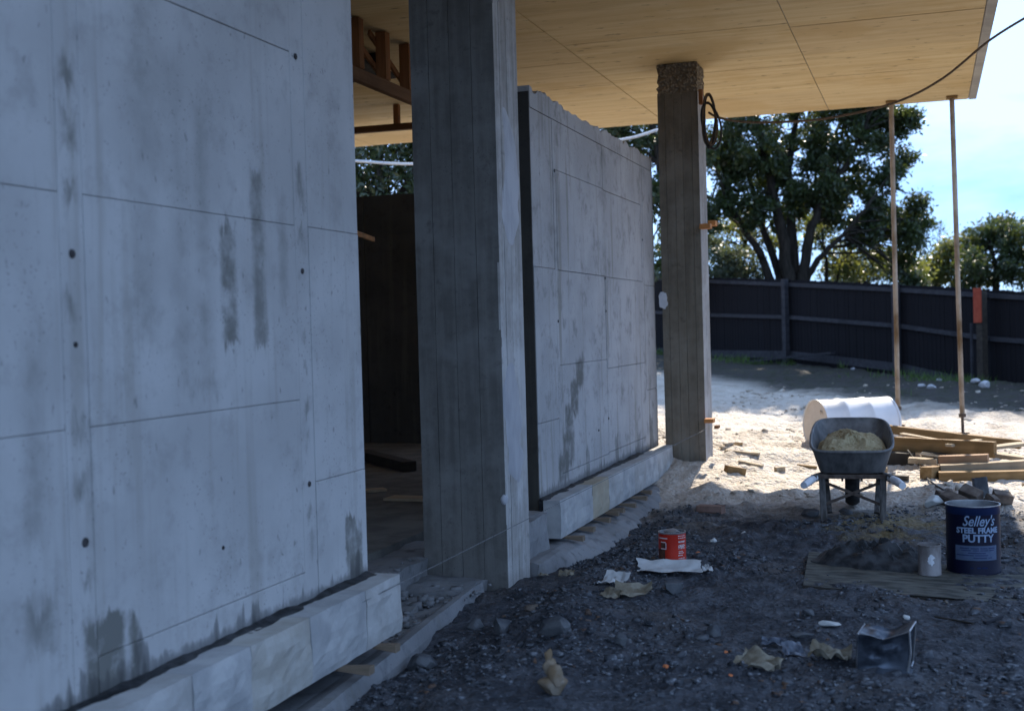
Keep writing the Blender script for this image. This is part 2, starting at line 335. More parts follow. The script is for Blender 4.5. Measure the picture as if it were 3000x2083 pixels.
FENCEM.node_tree.nodes['Principled BSDF'].inputs['Specular IOR Level'].default_value = .03
FRAIL = timber('fence_rail_timber', (.022, .022, .026), (.042, .042, .048), axis=0)
ORANGE = timber('orange_timber', (.42, .17, .05), (.55, .25, .09), axis=0)
REDP = simple('red_painted_board', (.24, .04, .02), (.30, .06, .03), 6, .7)
STEELR = simple('rusty_prop_tube', (.12, .07, .03), (.42, .36, .29), 2.2, .6, (1, 1, .6), .3)
STEELD = simple('dark_steel', (.07, .05, .04), (.13, .10, .08), 20, .55, metallic=.3)
ROPE = simple('brown_rope', (.10, .065, .04), (.19, .13, .08), 60, .9)
ROPED = simple('dark_cord', (.03, .027, .025), (.07, .06, .05), 60, .8)
STRING = simple('grey_string', (.12, .12, .12), (.2, .2, .2), 60, .9)
CABLE = simple('pale_cable', (.5, .5, .5), (.62, .62, .62), 20, .5)
DRUMW = simple('white_drum_paint', (.70, .71, .72), (.80, .80, .80), 5, .35, bump=.05)
DRUME = simple('cream_drum_end', (.60, .54, .47), (.70, .64, .57), 5, .6, bump=.1)
GALV = simple('grimy_barrow_steel', (.075, .075, .075), (.21, .205, .20), 2.5, .55, (4, 4, .5), .2, metallic=.1, spread=.2)
BARRF = simple('barrow_frame_timber', (.06, .055, .05), (.14, .13, .12), 20, .7, (2, 2, .4))
RUBBER = simple('dark_rubber', (.02, .02, .02), (.045, .045, .045), 20, .8)
_m = Mat('yellow_sand', .98); _n = _m.noise(_m.obj, 7, 5, .65); _q = _m.noise(_m.obj, 55, 5, .75)
_m.color(_m.mix(_m.ss(_q, .35, .65), _m.mix(_m.ss(_n, .4, .6), (.26, .17, .06), (.50, .40, .22)), (.58, .49, .31))); _m.bump(_q, 1., .03); SANDM = _m.m
TINB = simple('dark_blue_tin', (.003, .004, .016), (.004, .005, .02), 5, .42, bump=.03)
TINBL = simple('blue_tin_band', (.007, .015, .05), (.009, .02, .065), 5, .3, bump=.03)
TINMET = simple('dull_tinplate', (.32, .32, .33), (.5, .5, .5), 12, .35, metallic=.8, bump=.1)
INK = simple('pale_print', (.20, .27, .38), (.24, .31, .42), 30, .5, bump=0)
INK2 = simple('dark_print', (.02, .035, .09), (.03, .04, .11), 30, .5, bump=0)
LABELB = simple('pale_blue_label', (.07, .10, .16), (.09, .12, .19), 30, .5, bump=0)
REDT = simple('red_tin_paint', (.36, .018, .008), (.46, .028, .012), 6, .4, bump=.05)
WPRINT = simple('white_print', (.55, .5, .5), (.66, .62, .6), 30, .5, bump=0)
BRSTAIN = simple('brown_stain', (.05, .025, .02), (.12, .05, .03), 30, .8)
DIRTYT = simple('smeared_tin', (.13, .11, .10), (.27, .25, .24), 9, .5, (1, 1, .5), .1)
PALEP = simple('pale_paint', (.55, .56, .58), (.68, .69, .7), 10, .6)
PLY = simple('muddy_plywood', (.035, .035, .03), (.13, .125, .105), 6, .8, (1, 3, 1), .4)
PAPW = simple('white_paper', (.36, .355, .345), (.46, .455, .44), 12, .85, bump=.2)
PAPB = simple('brown_paper', (.17, .115, .065), (.30, .255, .20), 9, .85, bump=.2)
SCRAP = simple('bluish_scrap', (.06, .07, .09), (.13, .145, .17), 12, .4, bump=.2)
PAPC = simple('creased_card', (.15, .12, .08), (.33, .30, .235), 9, .85, bump=.2)
BAGM = simple('dented_dark_tin', (.03, .035, .045), (.12, .14, .17), 8, .35, metallic=.5, bump=.15)
ROCKW = simple('white_rock', (.40, .40, .38), (.56, .56, .53), 10, .85, bump=.8)
ROCKG = simple('grey_rock', (.05, .053, .06), (.12, .125, .13), 8, .85, bump=.8)
ROCKB = simple('brown_rubble', (.08, .06, .05), (.19, .155, .125), 8, .85, bump=.8)
BRICK = simple('old_brick', (.20, .12, .09), (.30, .19, .15), 10, .9, bump=.6)
REDCH = simple('red_brick_chip', (.5, .14, .05), (.6, .2, .08), 10, .9, bump=.6)
BARK = simple('bark', (.018, .015, .012), (.04, .034, .027), 6, .95, (3, 3, .6), .8)
def leaf_mat(name, a, b, tr, mixf=.35, rough=.4):
    M = Mat(name, rough); n = M.noise(M.pos, 1.6, 3); n2 = M.noise(M.pos, 9, 1)
    c = M.mix(M.ss(n, .35, .65), a, b); c = M.mix(M.math('MULTIPLY', n2, .5), c, tuple(x*.6 for x in a)); M.color(c); M.b.inputs['Specular IOR Level'].default_value = .5
    t = M.n.new('ShaderNodeBsdfTranslucent'); t.inputs[0].default_value = tr+(1,); mx = M.n.new('ShaderNodeMixShader'); mx.inputs[0].default_value = mixf
    M.link(M.b.outputs[0], mx.inputs[1]); M.link(t.outputs[0], mx.inputs[2]); M.link(mx.outputs[0], M.n['Material Output'].inputs[0]); return M.m
LEAFD = leaf_mat('dark_glossy_leaf', (.03, .05, .022), (.05, .075, .025), (.10, .13, .02), .3)
LEAFY = leaf_mat('yellow_green_leaf', (.06, .085, .025), (.085, .105, .03), (.22, .23, .04), .4)
LEAFG = leaf_mat('grey_green_leaf', (.06, .08, .055), (.10, .115, .07), (.14, .17, .07), .35, .5)
LEAFS = leaf_mat('shiny_leaf', (.03, .05, .025), (.05, .07, .03), (.08, .11, .02), .2, .22)
GRASS = leaf_mat('grass_blade', (.05, .10, .02), (.09, .15, .03), (.12, .22, .03), .4)

# ------------------------------------------------------------------ ground
def axis_pts(segs):
    r = []
    for a, b, st in segs: r += list(np.arange(a, b-1e-6, st))
    return np.array(r+[segs[-1][1]])
gx = axis_pts([(-700, -60, 80), (-60, -12, 6), (-12, -2.8, .5), (-2.8, 1.6, .028), (1.6, 4, .1), (4, 12, 1), (12, 60, 6), (60, 700, 80)])
gy = axis_pts([(-400, -40, 60), (-40, 0, 5), (0, 3.6, .3), (3.6, 10, .028), (10, 14.5, .05), (14.5, 26, .12), (26, 34, .6), (34, 80, 5), (80, 1500, 100)])
GX, GY = np.meshgrid(gx, gy, indexing='ij'); GZ = ground_z(GX, GY)
nV = len(gy); I, J = np.meshgrid(np.arange(len(gx)-1), np.arange(nV-1), indexing='ij')
F = np.stack([I*nV+J, (I+1)*nV+J, (I+1)*nV+J+1, I*nV+J+1], -1).reshape(-1, 4)
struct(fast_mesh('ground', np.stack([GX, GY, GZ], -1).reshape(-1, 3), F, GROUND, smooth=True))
FLOORM = simple('dusty_floor', (.10, .095, .085), (.17, .16, .14), 4, .9, world=True)
fl = MB().box((-12, -2, -.3), (-3.15, 13.68, .2)).build('floor', FLOORM); struct(fl)

# ------------------------------------------------------------------ roof slab
SX, SY, SY0 = .585, 15.5, 3.2
slab = thing('concrete_slab', 'broad tan-stained concrete roof slab overhanging the site on the pillars', 'concrete slab', (-5, 9, 4))
MB().box((-12, SY0, 4.012), (SX, SY, 4.26)).build('slab_body', SLABC, slab)
cols = [(-12, -8.9), (-8.9, -6.94), (-6.94, -4.98), (-4.98, -3.02), (-3.02, -1.06), (-1.06, .50)]
MB().box((.503, SY0, 3.997), (SX, SY, 4.0115)).build('edge_strip', SLABC, slab)
offs = [.4, 1.0, .1, .55, 1.0, .62]
for (x0, x1), of in zip(cols, offs):
    y = 15.5
    ys = [SY]; yy = SY-of
    if x0 == -3.02: ys = [SY, 14.1, 12.62, 12.06, 10.86, 9.66, 8.46, 7.26, 6.06, 4.86, SY0]
    elif x0 == -1.06: ys = [SY, 14.6, 13.4, 12.2, 11.0, 9.8, 8.6, 7.4, 6.2, 5.0, SY0]
    elif x0 == -4.98: ys = [SY, 14.0, 12.8, 11.6, 10.4, 9.2, 8.0, 6.8, 5.6, 4.4, SY0]
    else:
        while yy > SY0+.3: ys.append(yy); yy -= 1.2
        ys.append(SY0)
    for a, b in zip(ys[:-1], ys[1:]):
        dz = random.uniform(0, .005)
        MB().box((x0+.005, b+.004, 3.998+dz), (x1-.005, a-.004, 4.0115)).build('soffit_panel', SOFF, slab)

# ------------------------------------------------------------------ walls
XW = -2.5
def ragged_top(y0, y1, z0, zt, amp, n, seed, x0, x1):
    ys = np.linspace(y0, y1, n); zs = zt+amp*fbm(ys, ys*0+seed, 9, 4, seed, .7)
    poly = [(x1, y0, z0)]+[(x1, a, b) for a, b in zip(ys, zs)]+[(x1, y1, z0)]
    return MB().prism(poly, (x0-x1, 0, 0))
def face_panel(y0, y1, z0, z1, root, m, pr=0.0, jag=None):
    MB().box((XW-.012, y0, z0), (XW+pr, y1, z1)).build('cast_panel', m, root, bevel=.002)

w1 = thing('concrete_wall', 'large pale concrete wall nearest us at left with tie holes', 'wall', (-2.6, 4, 0))
MB().box((-2.74, 1.8, 0), (XW-.0125, 5.352, 3.12)).build('wall_body', WALL1, w1)
g = .0024
yc = [1.8, 3.225, 3.345, 4.74, 4.86, 5.355]
zrows = {0: [.2, 1.23, 1.955, 3.1], 1: [.2, 3.1], 2: [.2, .505, 1.23, 1.958, 2.68, 3.1], 3: [.2, 3.1], 4: [.2, .872, 1.96, 3.1]}
for i in range(5):
    zs = zrows[i]
    for a, b in zip(zs[:-1], zs[1:]):
        pr = random.uniform(-.0015, .0025) - (.002 if i in (1, 3) else 0)
        face_panel(yc[i]+g/2, yc[i+1]-g/2, a+g*.45, b-g*.45, w1, WALL1, pr)
HOLE = simple('tie_hole_dark', (.035, .033, .033), (.07, .065, .065), 20, .9)
def tie_hole(y, z, r, root, x=XW+.003):
    m = Matrix.Translation((x, y, z)) @ Matrix.Rotation(math.pi/2, 4, 'Y')
    MB().lathe([(.0005, .0015), (r*.8, .002), (r*1.05, .0008), (r*1.12, -.003)], 16, m).build('tie_hole', HOLE, root, smooth=True)
for y, z, r in ((3.283, 1.77, .013), (3.30, .875, .014), (3.285, 1.49, .008), (4.79, 2.67, .012), (4.795, 1.77, .011), (4.80, .87, .011), (4.1, .72, .007)):
    tie_hole(y, z, r, w1)

w2 = thing('concrete_wall', 'shorter grey concrete wall standing between the two pillars, ragged along its top', 'wall', (-2.6, 10, 0))
MB().box((-2.74, 8.12, 0), (XW-.0125, 12.06, 2.99)).build('wall_body', WALL2, w2)
ragged_top(8.12, 12.06, 2.9885, 3.115, .05, 160, 5, -2.738, XW-.001).build('ragged_top', WALL2, w2)
yc = [8.115, 8.63, 8.70, 10.085, 11.52, 11.59, 12.062]
zr2 = {0: [.2, .86, 1.92, 2.985], 1: [.2, 2.985], 2: [.2, .46, 1.235, 1.915, 2.63, 2.985], 3: [.2, .47, 1.16, 1.91, 2.62, 2.985], 4: [.2, 2.985], 5: [.2, .9, 1.88, 2.985]}
for i in range(6):
    zs = zr2[i]
    for a, b in zip(zs[:-1], zs[1:]):
        face_panel(yc[i]+.0025, yc[i+1]-.0025, a+.002, b-.002, w2, WALL2, random.uniform(-.002, .003))
for y, z, r in ((10.085, 1.9, .010), (10.085, 1.63, .010), (8.665, 2.62, .012), (8.665, 1.55, .010), (11.555, 2.3, .010), (10.085, .75, .010), (9.75, .68, .008)):
    tie_hole(y, z, r, w2)

MB().box((-2.742, 8.10, 0), (XW-.004, 8.1145, 3.09)).build('shaded_end_sheet', WALLD, w2)  # dark sheet that puts the wall end's shade into colour
# room behind: back wall, plus unseen side and end walls added to darken it
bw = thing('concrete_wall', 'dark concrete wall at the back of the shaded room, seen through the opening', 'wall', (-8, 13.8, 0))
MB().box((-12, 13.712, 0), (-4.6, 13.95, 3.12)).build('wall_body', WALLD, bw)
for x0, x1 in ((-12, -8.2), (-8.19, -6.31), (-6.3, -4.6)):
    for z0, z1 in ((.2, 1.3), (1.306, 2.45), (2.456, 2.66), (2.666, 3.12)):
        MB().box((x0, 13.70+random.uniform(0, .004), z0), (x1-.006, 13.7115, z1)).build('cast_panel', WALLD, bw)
sw = MB().box((-12.3, -2, -.2), (-12.01, 13.95, 3.95)).build('concrete_wall', WALLD); tag(sw, 'unseen side wall added to keep the room behind the near wall dark', 'wall')
nw = MB().box((-12, -2.3, -.2), (-2.75, -2.01, 3.95)).build('concrete_wall', WALLD); tag(nw, 'unseen end wall added behind the viewer to keep the room dark', 'wall')
w0 = MB().box((-2.74, -2.0, 0), (XW-.013, 1.795, 3.12)).build('concrete_wall', WALL1); tag(w0, 'pale wall continuing past the left edge beside the near wall', 'wall')
# low steel frame of the dark ceiling void
# ------------------------------------------------------------------ pillars
def pillar(x0, x1, y0, y1, zt, label, fr, sd, matf, mats, seed, zb=-.3):
    random.seed(seed)
    p = thing('concrete_pillar', label, 'pillar', ((x0+x1)/2, (y0+y1)/2, 0))
    MB().box((x0+.012, y0+.012, zb), (x1-.012, y1-.012, zt)).build('pillar_core', matf, p)
    def strip(a, b, face, m, mat_):
        n = 46; zs = np.linspace(zb, zt, n)
        ea = a+.0008+.002*np.abs(fbm(zs, zs*0+a*37, 5, 3, seed)); eb = b-.0008-.002*np.abs(fbm(zs, zs*0+b*31, 5, 3, seed+3))
        d0 = random.uniform(-.0025, .0025); dp = d0+.0025*fbm(zs, zs*0+a*11, 1.7, 3, seed+5)
        P = np.zeros((n, 4, 3))
        for j, (e, ins) in enumerate(((ea, .012), (ea, 0), (eb, 0), (eb, .012))):
            if face == 'y': P[:, j] = np.stack([e, y0+np.where(ins > 0, ins+.001, dp), zs], -1) if ins == 0 else np.stack([e, np.full(n, y0+ins+.001), zs], -1)
            else: P[:, j] = np.stack([np.full(n, x1-ins-.001), e, zs], -1) if ins > 0 else np.stack([x1-dp, e, zs], -1)
        MB().grid(P).build('board_face', mat_, p)
    f = [x0+(x1-x0)*t for t in fr]
    for a, b in zip(f[:-1], f[1:]): strip(a, b, 'y', 0, matf)
    s = [y0+(y1-y0)*t for t in sd]
    for a, b in zip(s[:-1], s[1:]): strip(a, b, 'x', 0, mats)
    return p
P1 = (-2.86, -2.34, 6.92, 7.36)
p1 = pillar(*P1, 4.0, 'broad board-marked concrete pillar in the middle with pale mortar on its side', [0, .22, .47, .73, 1], [0, .22, .5, .75, 1], PIL, PILS, 3)
# smears of fresh mortar on the pillar's right side and at its bottom corner
def smear(y0, y1, z0, z1, seed, parent, x, name, m, th=.008):
    ny, nz = 14, 40; ys = np.linspace(0, 1, ny); zs = np.linspace(0, 1, nz); P = np.zeros((ny, nz, 3))
    for j, t in enumerate(zs):
        w = (.75+.35*fbm(np.array([t*3.]), np.array([seed*1.]), 2, 3, seed)[0])*min(1, 5*t+.1)*min(1, 4*(1-t)+.1); c = .5+.22*fbm(np.array([t*2.]), np.array([seed+9.]), 2, 2, seed)[0]
        for i, q in enumerate(ys):
            yy = c+(q-.5)*w; edge = max(0., 1-(2*abs(q-.5))**4)*min(1, 8*t)*min(1, 8*(1-t))
            yy = min(1, max(0, yy)); P[i, j] = (x-.003+(th+.003)*edge+.002*fbm(np.array([yy*4]), np.array([t*9.]), 2, 2, 4)[0]*edge, y0+(y1-y0)*yy, z0+(z1-z0)*t)
    return MB().grid(P).build(name, m, parent, smooth=True)
smear(6.93, 7.33, 1.95, 2.85, 2, p1, P1[1], 'mortar_patch', PLAST)
smear(6.92, 7.33, .55, 1.35, 8, p1, P1[1], 'mortar_patch', PLAST)
def lump(c, s, seed, n=2, amp=.25):
    bm = bmesh.new(); bmesh.ops.create_icosphere(bm, subdivisions=n, radius=1)
    r = np.random.default_rng(seed); k = r.normal(size=(7, 3)); ph = r.uniform(0, 6, 7); 
    cut = r.normal(size=(9, 3)); cut /= np.linalg.norm(cut, axis=1)[:, None]; V = []
    for v in bm.verts:
        p = np.array(v.co); q = p*(1+amp*np.mean(np.sin(k @ p*2.2+ph))*1.6)
        for d in cut:
            h = q @ d-.62
            if h > 0: q = q-d*h*.97
        V.append(q)
    V = np.array(V)*np.array(s); a = r.uniform(0, 6.28); R = np.array([[math.cos(a), -math.sin(a), 0], [math.sin(a), math.cos(a), 0], [0, 0, 1]])
    V = V @ R.T+np.array(c); f = [[v.index for v in q.verts] for q in bm.faces]; bm.free(); return V, f
V, f = lump((-2.35, 6.93, .52), (.028, .03, .045), 4); MB().add(V, f).build('mortar_lump', PLAST, p1, smooth=True)
P2 = (-2.42, -2.03, 12.02, 12.42)
p2 = pillar(*P2, 3.72, 'slimmer brown concrete pillar beyond the walls with rough crown and rope coil', [0, .18, .40, .60, .83, 1], [0, .5, 1], PIL2, PILS, 6)
V, f = lump((0, 0, 0), (1, 1, 1), 5, 4, .02)
# honeycombed crown of the pillar
n = 14; P = []
bmx = bmesh.new(); bmesh.ops.create_cube(bmx, size=1); bmesh.ops.subdivide_edges(bmx, edges=bmx.edges[:], cuts=11, use_grid_fill=True)
hv = []; r2 = np.random.default_rng(3)
for v in bmx.verts:
    p = np.array(v.co); q = np.array([P2[0]+.005+(p[0]+.5)*(P2[1]-P2[0]-.01), P2[2]+.003+(p[1]+.5)*(P2[3]-P2[2]-.006), 3.70+(p[2]+.5)*.295])
    if abs(p[2]) < .49: q += r2.normal(size=3)*.007
    hv.append(q)
MB().add(hv, [[v.index for v in q.verts] for q in bmx.faces]).build('rough_crown', HONEY, p2); bmx.free()
o = smear(12.05, 12.1, 1, 1.2, 3, p2, -2, 'tmp', PALEP); bpy.data.objects.remove(o)
pt = at(1943, 880, Y=12.008)
ang = np.linspace(0, 2*math.pi, 22)[:-1]; rr = (np.abs(np.cos(ang))**4+np.abs(np.sin(ang))**4)**-.25*(.85+.22*fbm(np.cos(ang)*2, np.sin(ang)*2, 1.6, 3, 8))
MB().prism([(pt[0]+.047*q*math.cos(a), 12.012, pt[2]+.09*q*math.sin(a)) for a, q in zip(ang, rr)], (0, -.006, 0)).build('white_paint_patch', PALEP, p2)['label'] = 'white daub of paint'
def cleat(px, py, Y, dx, dz, m, lab, depth=.12):
    c = at(px, py, Y=Y); MB().box((c[0]-dx/2, Y-depth/2, c[2]-dz/2), (c[0]+dx/2, Y+depth/2, c[2]+dz/2)).build('timber_cleat', m, p2, bevel=.002)['label'] = lab
cleat(2068, 664, 11.98, .10, .045, ORANGE, 'orange timber cleat nailed on the corner'); cleat(2088, 655, 12.3, .07, .05, ORANGE, 'small orange cleat on the side')
cleat(2079, 1232, 11.98, .085, .04, ORANGE, 'low orange timber cleat holding the string line'); cleat(2101, 1250, 12.2, .04, .03, TIMB_X, 'dark timber peg')
cleat(2053, 285, 11.99, .035, .14, TIMB_Z, 'brown timber block carrying the coil', .05)

# ------------------------------------------------------------------ footings, steps, stone courses
def rough_block(name, m, a, b, parent=None, amp=.01, cuts=(6, 24, 4), seed=1, keep=None):
    (x0, y0, z0), (x1, y1, z1) = a, b; nx, ny, nz = cuts; bm = bmesh.new(); vm = {}
    def vert(i, j, k):
        if (i, j, k) not in vm:
            p = np.array([x0+(x1-x0)*i/nx, y0+(y1-y0)*j/ny, z0+(z1-z0)*k/nz])
            h = np.array([fbm(np.array([p[1]*3+seed]), np.array([p[2]*3+p[0]*2.+q*7]), 2.2, 3, seed+q)[0] for q in range(3)])
            vm[(i, j, k)] = bm.verts.new(p+h*amp)
        return vm[(i, j, k)]
    for i in range(nx):
        for j in range(ny):
            for k in (0, nz): bm.faces.new([vert(i, j, k), vert(i+1, j, k), vert(i+1, j+1, k), vert(i, j+1, k)])
    for i in range(nx):
        for k in range(nz):
            for j in (0, ny): bm.faces.new([vert(i, j, k), vert(i+1, j, k), vert(i+1, j, k+1), vert(i, j, k+1)])
    for j in range(ny):
        for k in range(nz):
            for i in (0, nx): bm.faces.new([vert(i, j, k), vert(i, j+1, k), vert(i, j+1, k+1), vert(i, j, k+1)])
    bm.verts.index_update(); mb = MB().add([v.co for v in bm.verts], [[v.index for v in q.verts] for q in bm.faces]); bm.free()
    return mb.build(name, m, parent)
ys = np.linspace(7.38, 12.02, 110); xb = np.interp(ys, [7.38, 7.9, 8.5, 9.5, 11, 12.1], [-2.29, -2.20, -2.10, -2.12, -2.19, -2.24])
P = np.zeros((110, 9, 3))
for i, y in enumerate(ys):
    h = fbm(np.array([y]*3), np.array([1., 5., 9.]), 5, 4, 7, .6); w = xb[i]+.02*h[0]
    P[i] = [(-2.74, y, .03), (-2.42, y, .064+.004*h[1]), (-2.33, y, .066+.006*h[2]), (-2.29, y, .056+.01*h[0]), (-2.29*.6+w*.4, y, .035+.014*h[1]), (-2.29*.25+w*.75, y, .005+.014*h[2]), (w, y, -.035+.01*h[1]), (w+.012, y, -.09), (w+.02, y, -.35)]
fo = MB().grid(P); fo.add([(-2.74, 7.38, -.35)]+[tuple(q) for q in P[0]], [tuple(range(10))]); tag(fo.build('concrete_footing', FOOT), 'long haunched concrete footing under the second stone course, wedges along its top', 'footing')
tp = [Vector((-2.24, 1.8, .05)), Vector((-2.24, 4.2, .05))]+[Vector(at(*q, Z=.055)) for q in ((1216, 1855), (1275, 1808), (1335, 1762), (1385, 1722), (1412, 1706))]; tp.append(Vector((-2.66, tp[-1].y+.06, .05)))
P = np.zeros((len(tp)*5-4, 7, 3)); r = np.random.default_rng(4)
for i in range(P.shape[0]):
    k, f_ = divmod(i, 5); p = tp[k] if k == len(tp)-1 else tp[k].lerp(tp[k+1], f_/5)
    h = fbm(np.array([i*.35]), np.array([1.]), 1, 3, 7)[0]; p = p+Vector((.02*h, 0, .01*h)); b_ = Vector((-2.74, min(p.y, 6.7), .02))
    P[i] = [b_, b_.lerp(p, .35)+Vector((0, 0, .012*h-.02)), b_.lerp(p, .7)+Vector((0, 0, -.025+.01*h)), b_.lerp(p, .88)+Vector((0, 0, .0)), p, p+Vector((.014+.01*h, -.004, -.06)), p+Vector((.02, -.01, -.32))]
tag(MB().grid(P).build('concrete_footing', FOOT, fix=False), 'rough near concrete footing below the first stone course', 'footing')
tag(rough_block('concrete_footing', STEP, (-2.90, 6.55, -.3), (-2.48, 6.905, .05), None, .04, (8, 12, 5), 21), 'broken lump of concrete footing against the base of the broad pillar', 'footing')
tag(rough_block('concrete_nib', FOOT, (-2.62, 7.372, -.2), (-2.372, 7.86, .30), None, .03, (6, 10, 8), 31), 'rough concrete nib between broad pillar and end of the long stone course', 'concrete nib')
st = thing('concrete_step', 'rough grey concrete step in the opening between near wall and broad pillar', 'step', (-3, 6.4, 0))
rough_block('tread', STEP, (-3.16, 5.38, -.2), (-2.84, 7.5, .16), st, .028, (5, 34, 5), 12)
rough_block('lower_ledge', STEP, (-2.838, 5.38, -.2), (-2.60, 6.88, .025), st, .03, (5, 24, 4), 15)

def course(label, segs, root_loc, zb, zt, xf, seed, xb=-2.462, tail=True):
    c = thing('stone_course', label, 'stonework', root_loc); r = np.random.default_rng(seed)
    for k, (y0, y1, m) in enumerate(segs):
        bm = bmesh.new(); ny = max(5, int((y1-y0)/.05)); nz = 8
        P = np.zeros((ny+1, nz+1, 3))
        for i in range(ny+1):
            for j in range(nz+1):
                y = y0+(y1-y0)*i/ny; z = zb+(zt-zb)*j/nz
                e = min(i, ny-i, 2)/2.; ez = min(j, (nz-j), 2)/2.
                d = (.030*fbm(np.array([y*2.]), np.array([z*2.+k*5]), 2.9, 4, seed+k, .6)[0]+.012)*min(1, ez+.15)*(.4+.6*e)+.004*fbm(np.array([y]), np.array([z]), 17, 2, 4)[0]
                P[i, j] = (xf-.006+d, y, z)
        mb = MB().grid(P); nvt = (ny+1)*(nz+1)
        # back, top, bottom, ends
        mb.add([(xb, y0, zb), (xb, y1, zb), (xb, y1, zt), (xb, y0, zt)], [(0, 1, 2, 3)]); b = nvt
        idx = lambda i, j: i*(nz+1)+j
        mb.f.append(tuple([idx(i, nz) for i in range(ny+1)]+[b+2, b+3])); mb.f.append(tuple([idx(i, 0) for i in range(ny+1)][::-1]+[b, b+1][::1]))
        mb.f.append(tuple([idx(0, j) for j in range(nz+1)]+[b+3, b])); mb.f.append(tuple([idx(ny, j) for j in range(nz+1)][::-1]+[b+1, b+2]))
        mb.build('stone', m, c)
    return c
def seglist(ys, ms, gp=.0035): return [(a+gp/2, b-gp/2, m) for a, b, m in zip(ys[:-1], ys[1:], ms)]
c2 = course('long course of cream sandstone blocks with one tan block along the second wall', seglist([8.06, 8.45, 8.92, 9.41, 9.87, 10.31, 10.75, 11.27, 11.98], [SAND3, SAND3, SAND2, SAND1, SAND3, SAND1, SAND3, SAND1]), (-2.4, 10, .1), .098, .352, -2.34, 11)
c1 = course('near course of pale sandstone blocks at bottom left, right end raised on wedges', seglist([1.9, 2.6, 3.2, 3.62, 4.0, 4.46, 4.98, 5.365], [SAND1, SAND3, SAND1, SAND3, SAND4, SAND3, SAND1]), (-2.4, 4, .12), .122, .385, -2.335, 23)
def mortar_bed(y0, y1, zt, root, seed):
    ny = int((y1-y0)/.02); P = np.zeros((ny+1, 7, 3)); ys = np.linspace(y0, y1, ny+1)
    for j in range(7):
        x = -2.492+.11*j/6; hz = zt+(.007*(1-j/6)**2)*(1+1.6*fbm(ys, ys*0+3, 9, 3, seed))+.006*fbm(ys, ys*0+j*.4, 9, 3, seed+2)-.012*(j/6)
        if j == 6: hz = hz*0+zt-.004
        P[:, j] = np.stack([np.full(ny+1, x), ys, hz], -1)
    mb = MB().grid(P); mb.build('mortar_bed', MORT, root, smooth=True)
    MB().box((-2.493, y0, zt-.24), (-2.464, y1, zt-.004)).build('mortar_backing', MORT, root)
mortar_bed(8.07, 11.2, .354, c2, 5); mortar_bed(1.9, 5.33, .388, c1, 9)
wpx = [(1690, 1570), (1730, 1543), (1775, 1520), (1805, 1508), (1818, 1492), (1843, 1475), (1875, 1453), (1905, 1442), (1955, 1415)]
pos = ['nearest the stone end', 'second from the near end', 'third from the near end', 'fourth from the near end', 'fifth from the near end', 'fourth from the far end', 'third from the far end', 'second from the far end', 'farthest along, near the slim pillar']
def wedge(y, zt, label, i):
    h = .030; L0, L1 = -2.40, -2.225+random.uniform(-.035, .02); tw = random.uniform(-.03, .03); w = random.uniform(.022, .034)
    poly = [(L0, y-w, zt-.006), (L0, y-w, zt-.002), (L1, y-w+tw, zt+.004), (L1, y-w+tw, zt-h)]
    o = MB().prism(poly, (0, 2*w, 0)).build('timber_wedge', WEDGE, bevel=.001); tag(o, label, 'wedge', 'timber wedges under the stone courses')
for i, (q, s) in enumerate(zip(wpx, pos)):
    y = at(*q, X=-2.27)[1]; wedge(y, .097, 'small timber wedge under the long stone course, '+s, i)
wedge(5.10, .121, 'timber wedge under the near stone course, close to its right end', 20); wedge(4.72, .121, 'timber wedge under the near stone course, at the bottom edge of view', 21)

# string line
a = at(1173, 1708, X=-2.318); b = at(2070, 1256, Y=11.95); a0 = a+(a-b)*.5
pts = [Vector(a0).lerp(Vector(b), t) for t in np.linspace(0, 1, 12)]
tag(MB().tube(pts, .0022, 5).build('string_line', STRING), 'thin mason\'s string stretched along the stone courses to the slim pillar', 'string')

# ------------------------------------------------------------------ timber frame hung in the room
fr = thing('hanging_framework', 'brown timber framing hanging under the slab, seen in the gap above the opening', 'framework', (-4.3, 10, 3))
MB().bar((-4.25, 7.0, 3.545), (-4.25, 12.6, 3.545), .06, .10).build('bottom_chord', TIMB_Y, fr)
def post(px, w, Y, z0, z1, m=TIMB_Z, X=None):
    x = at(px, 180, Y=Y)[0] if X is None else X
    MB().box((x-w/2, Y-.035, z0), (x+w/2, Y+.035, z1)).build('stud', m, fr)
for q in ((1046, 205), (1124, 235), (1192, 268)):
    y = at(*q, X=-4.25)[1]; MB().box((-4.295, y-.045, 3.597), (-4.205, y+.045, 3.99)).build('stud', TIMB_Z, fr)
for q in ((1046, 205), (1124, 235)):
    y = at(*q, X=-4.3)[1]; MB().bar((-4.31, y-.25, 3.97), (-4.31, y+.62, 3.60), .022, .05).build('brace', TIMB_Z, fr)
rail_a = at(1036, 382, Y=12.8); rail_b = at(1216, 370, Y=12.8)
MB().bar((rail_a[0]-2.2, 12.8, rail_a[2]), (rail_b[0]+1.0, 12.8, rail_b[2]), .07, .07).build('rail', TIMB_X, fr)
hx = at(1162, 320, Y=12.8); MB().box((hx[0]-.03, 12.77, rail_a[2]), (hx[0]+.03, 12.83, 3.99)).build('hanger', TIMB_Z, fr)
bm_ = thing('drop_beam', 'dark timber boxed beam under the slab behind the brown framing', 'beam', (-7, 10, 3.6))
for i in range(6): MB().box((-11.5, 6.6+i*.75, 3.86), (-4.6, 6.66+i*.75, 3.99)).build('joist', DARKWOOD, bm_)
MB().box((-11.5, 6.4, 3.83), (-4.55, 10.75, 3.858)).build('beam_soffit', DARKWOOD, bm_)
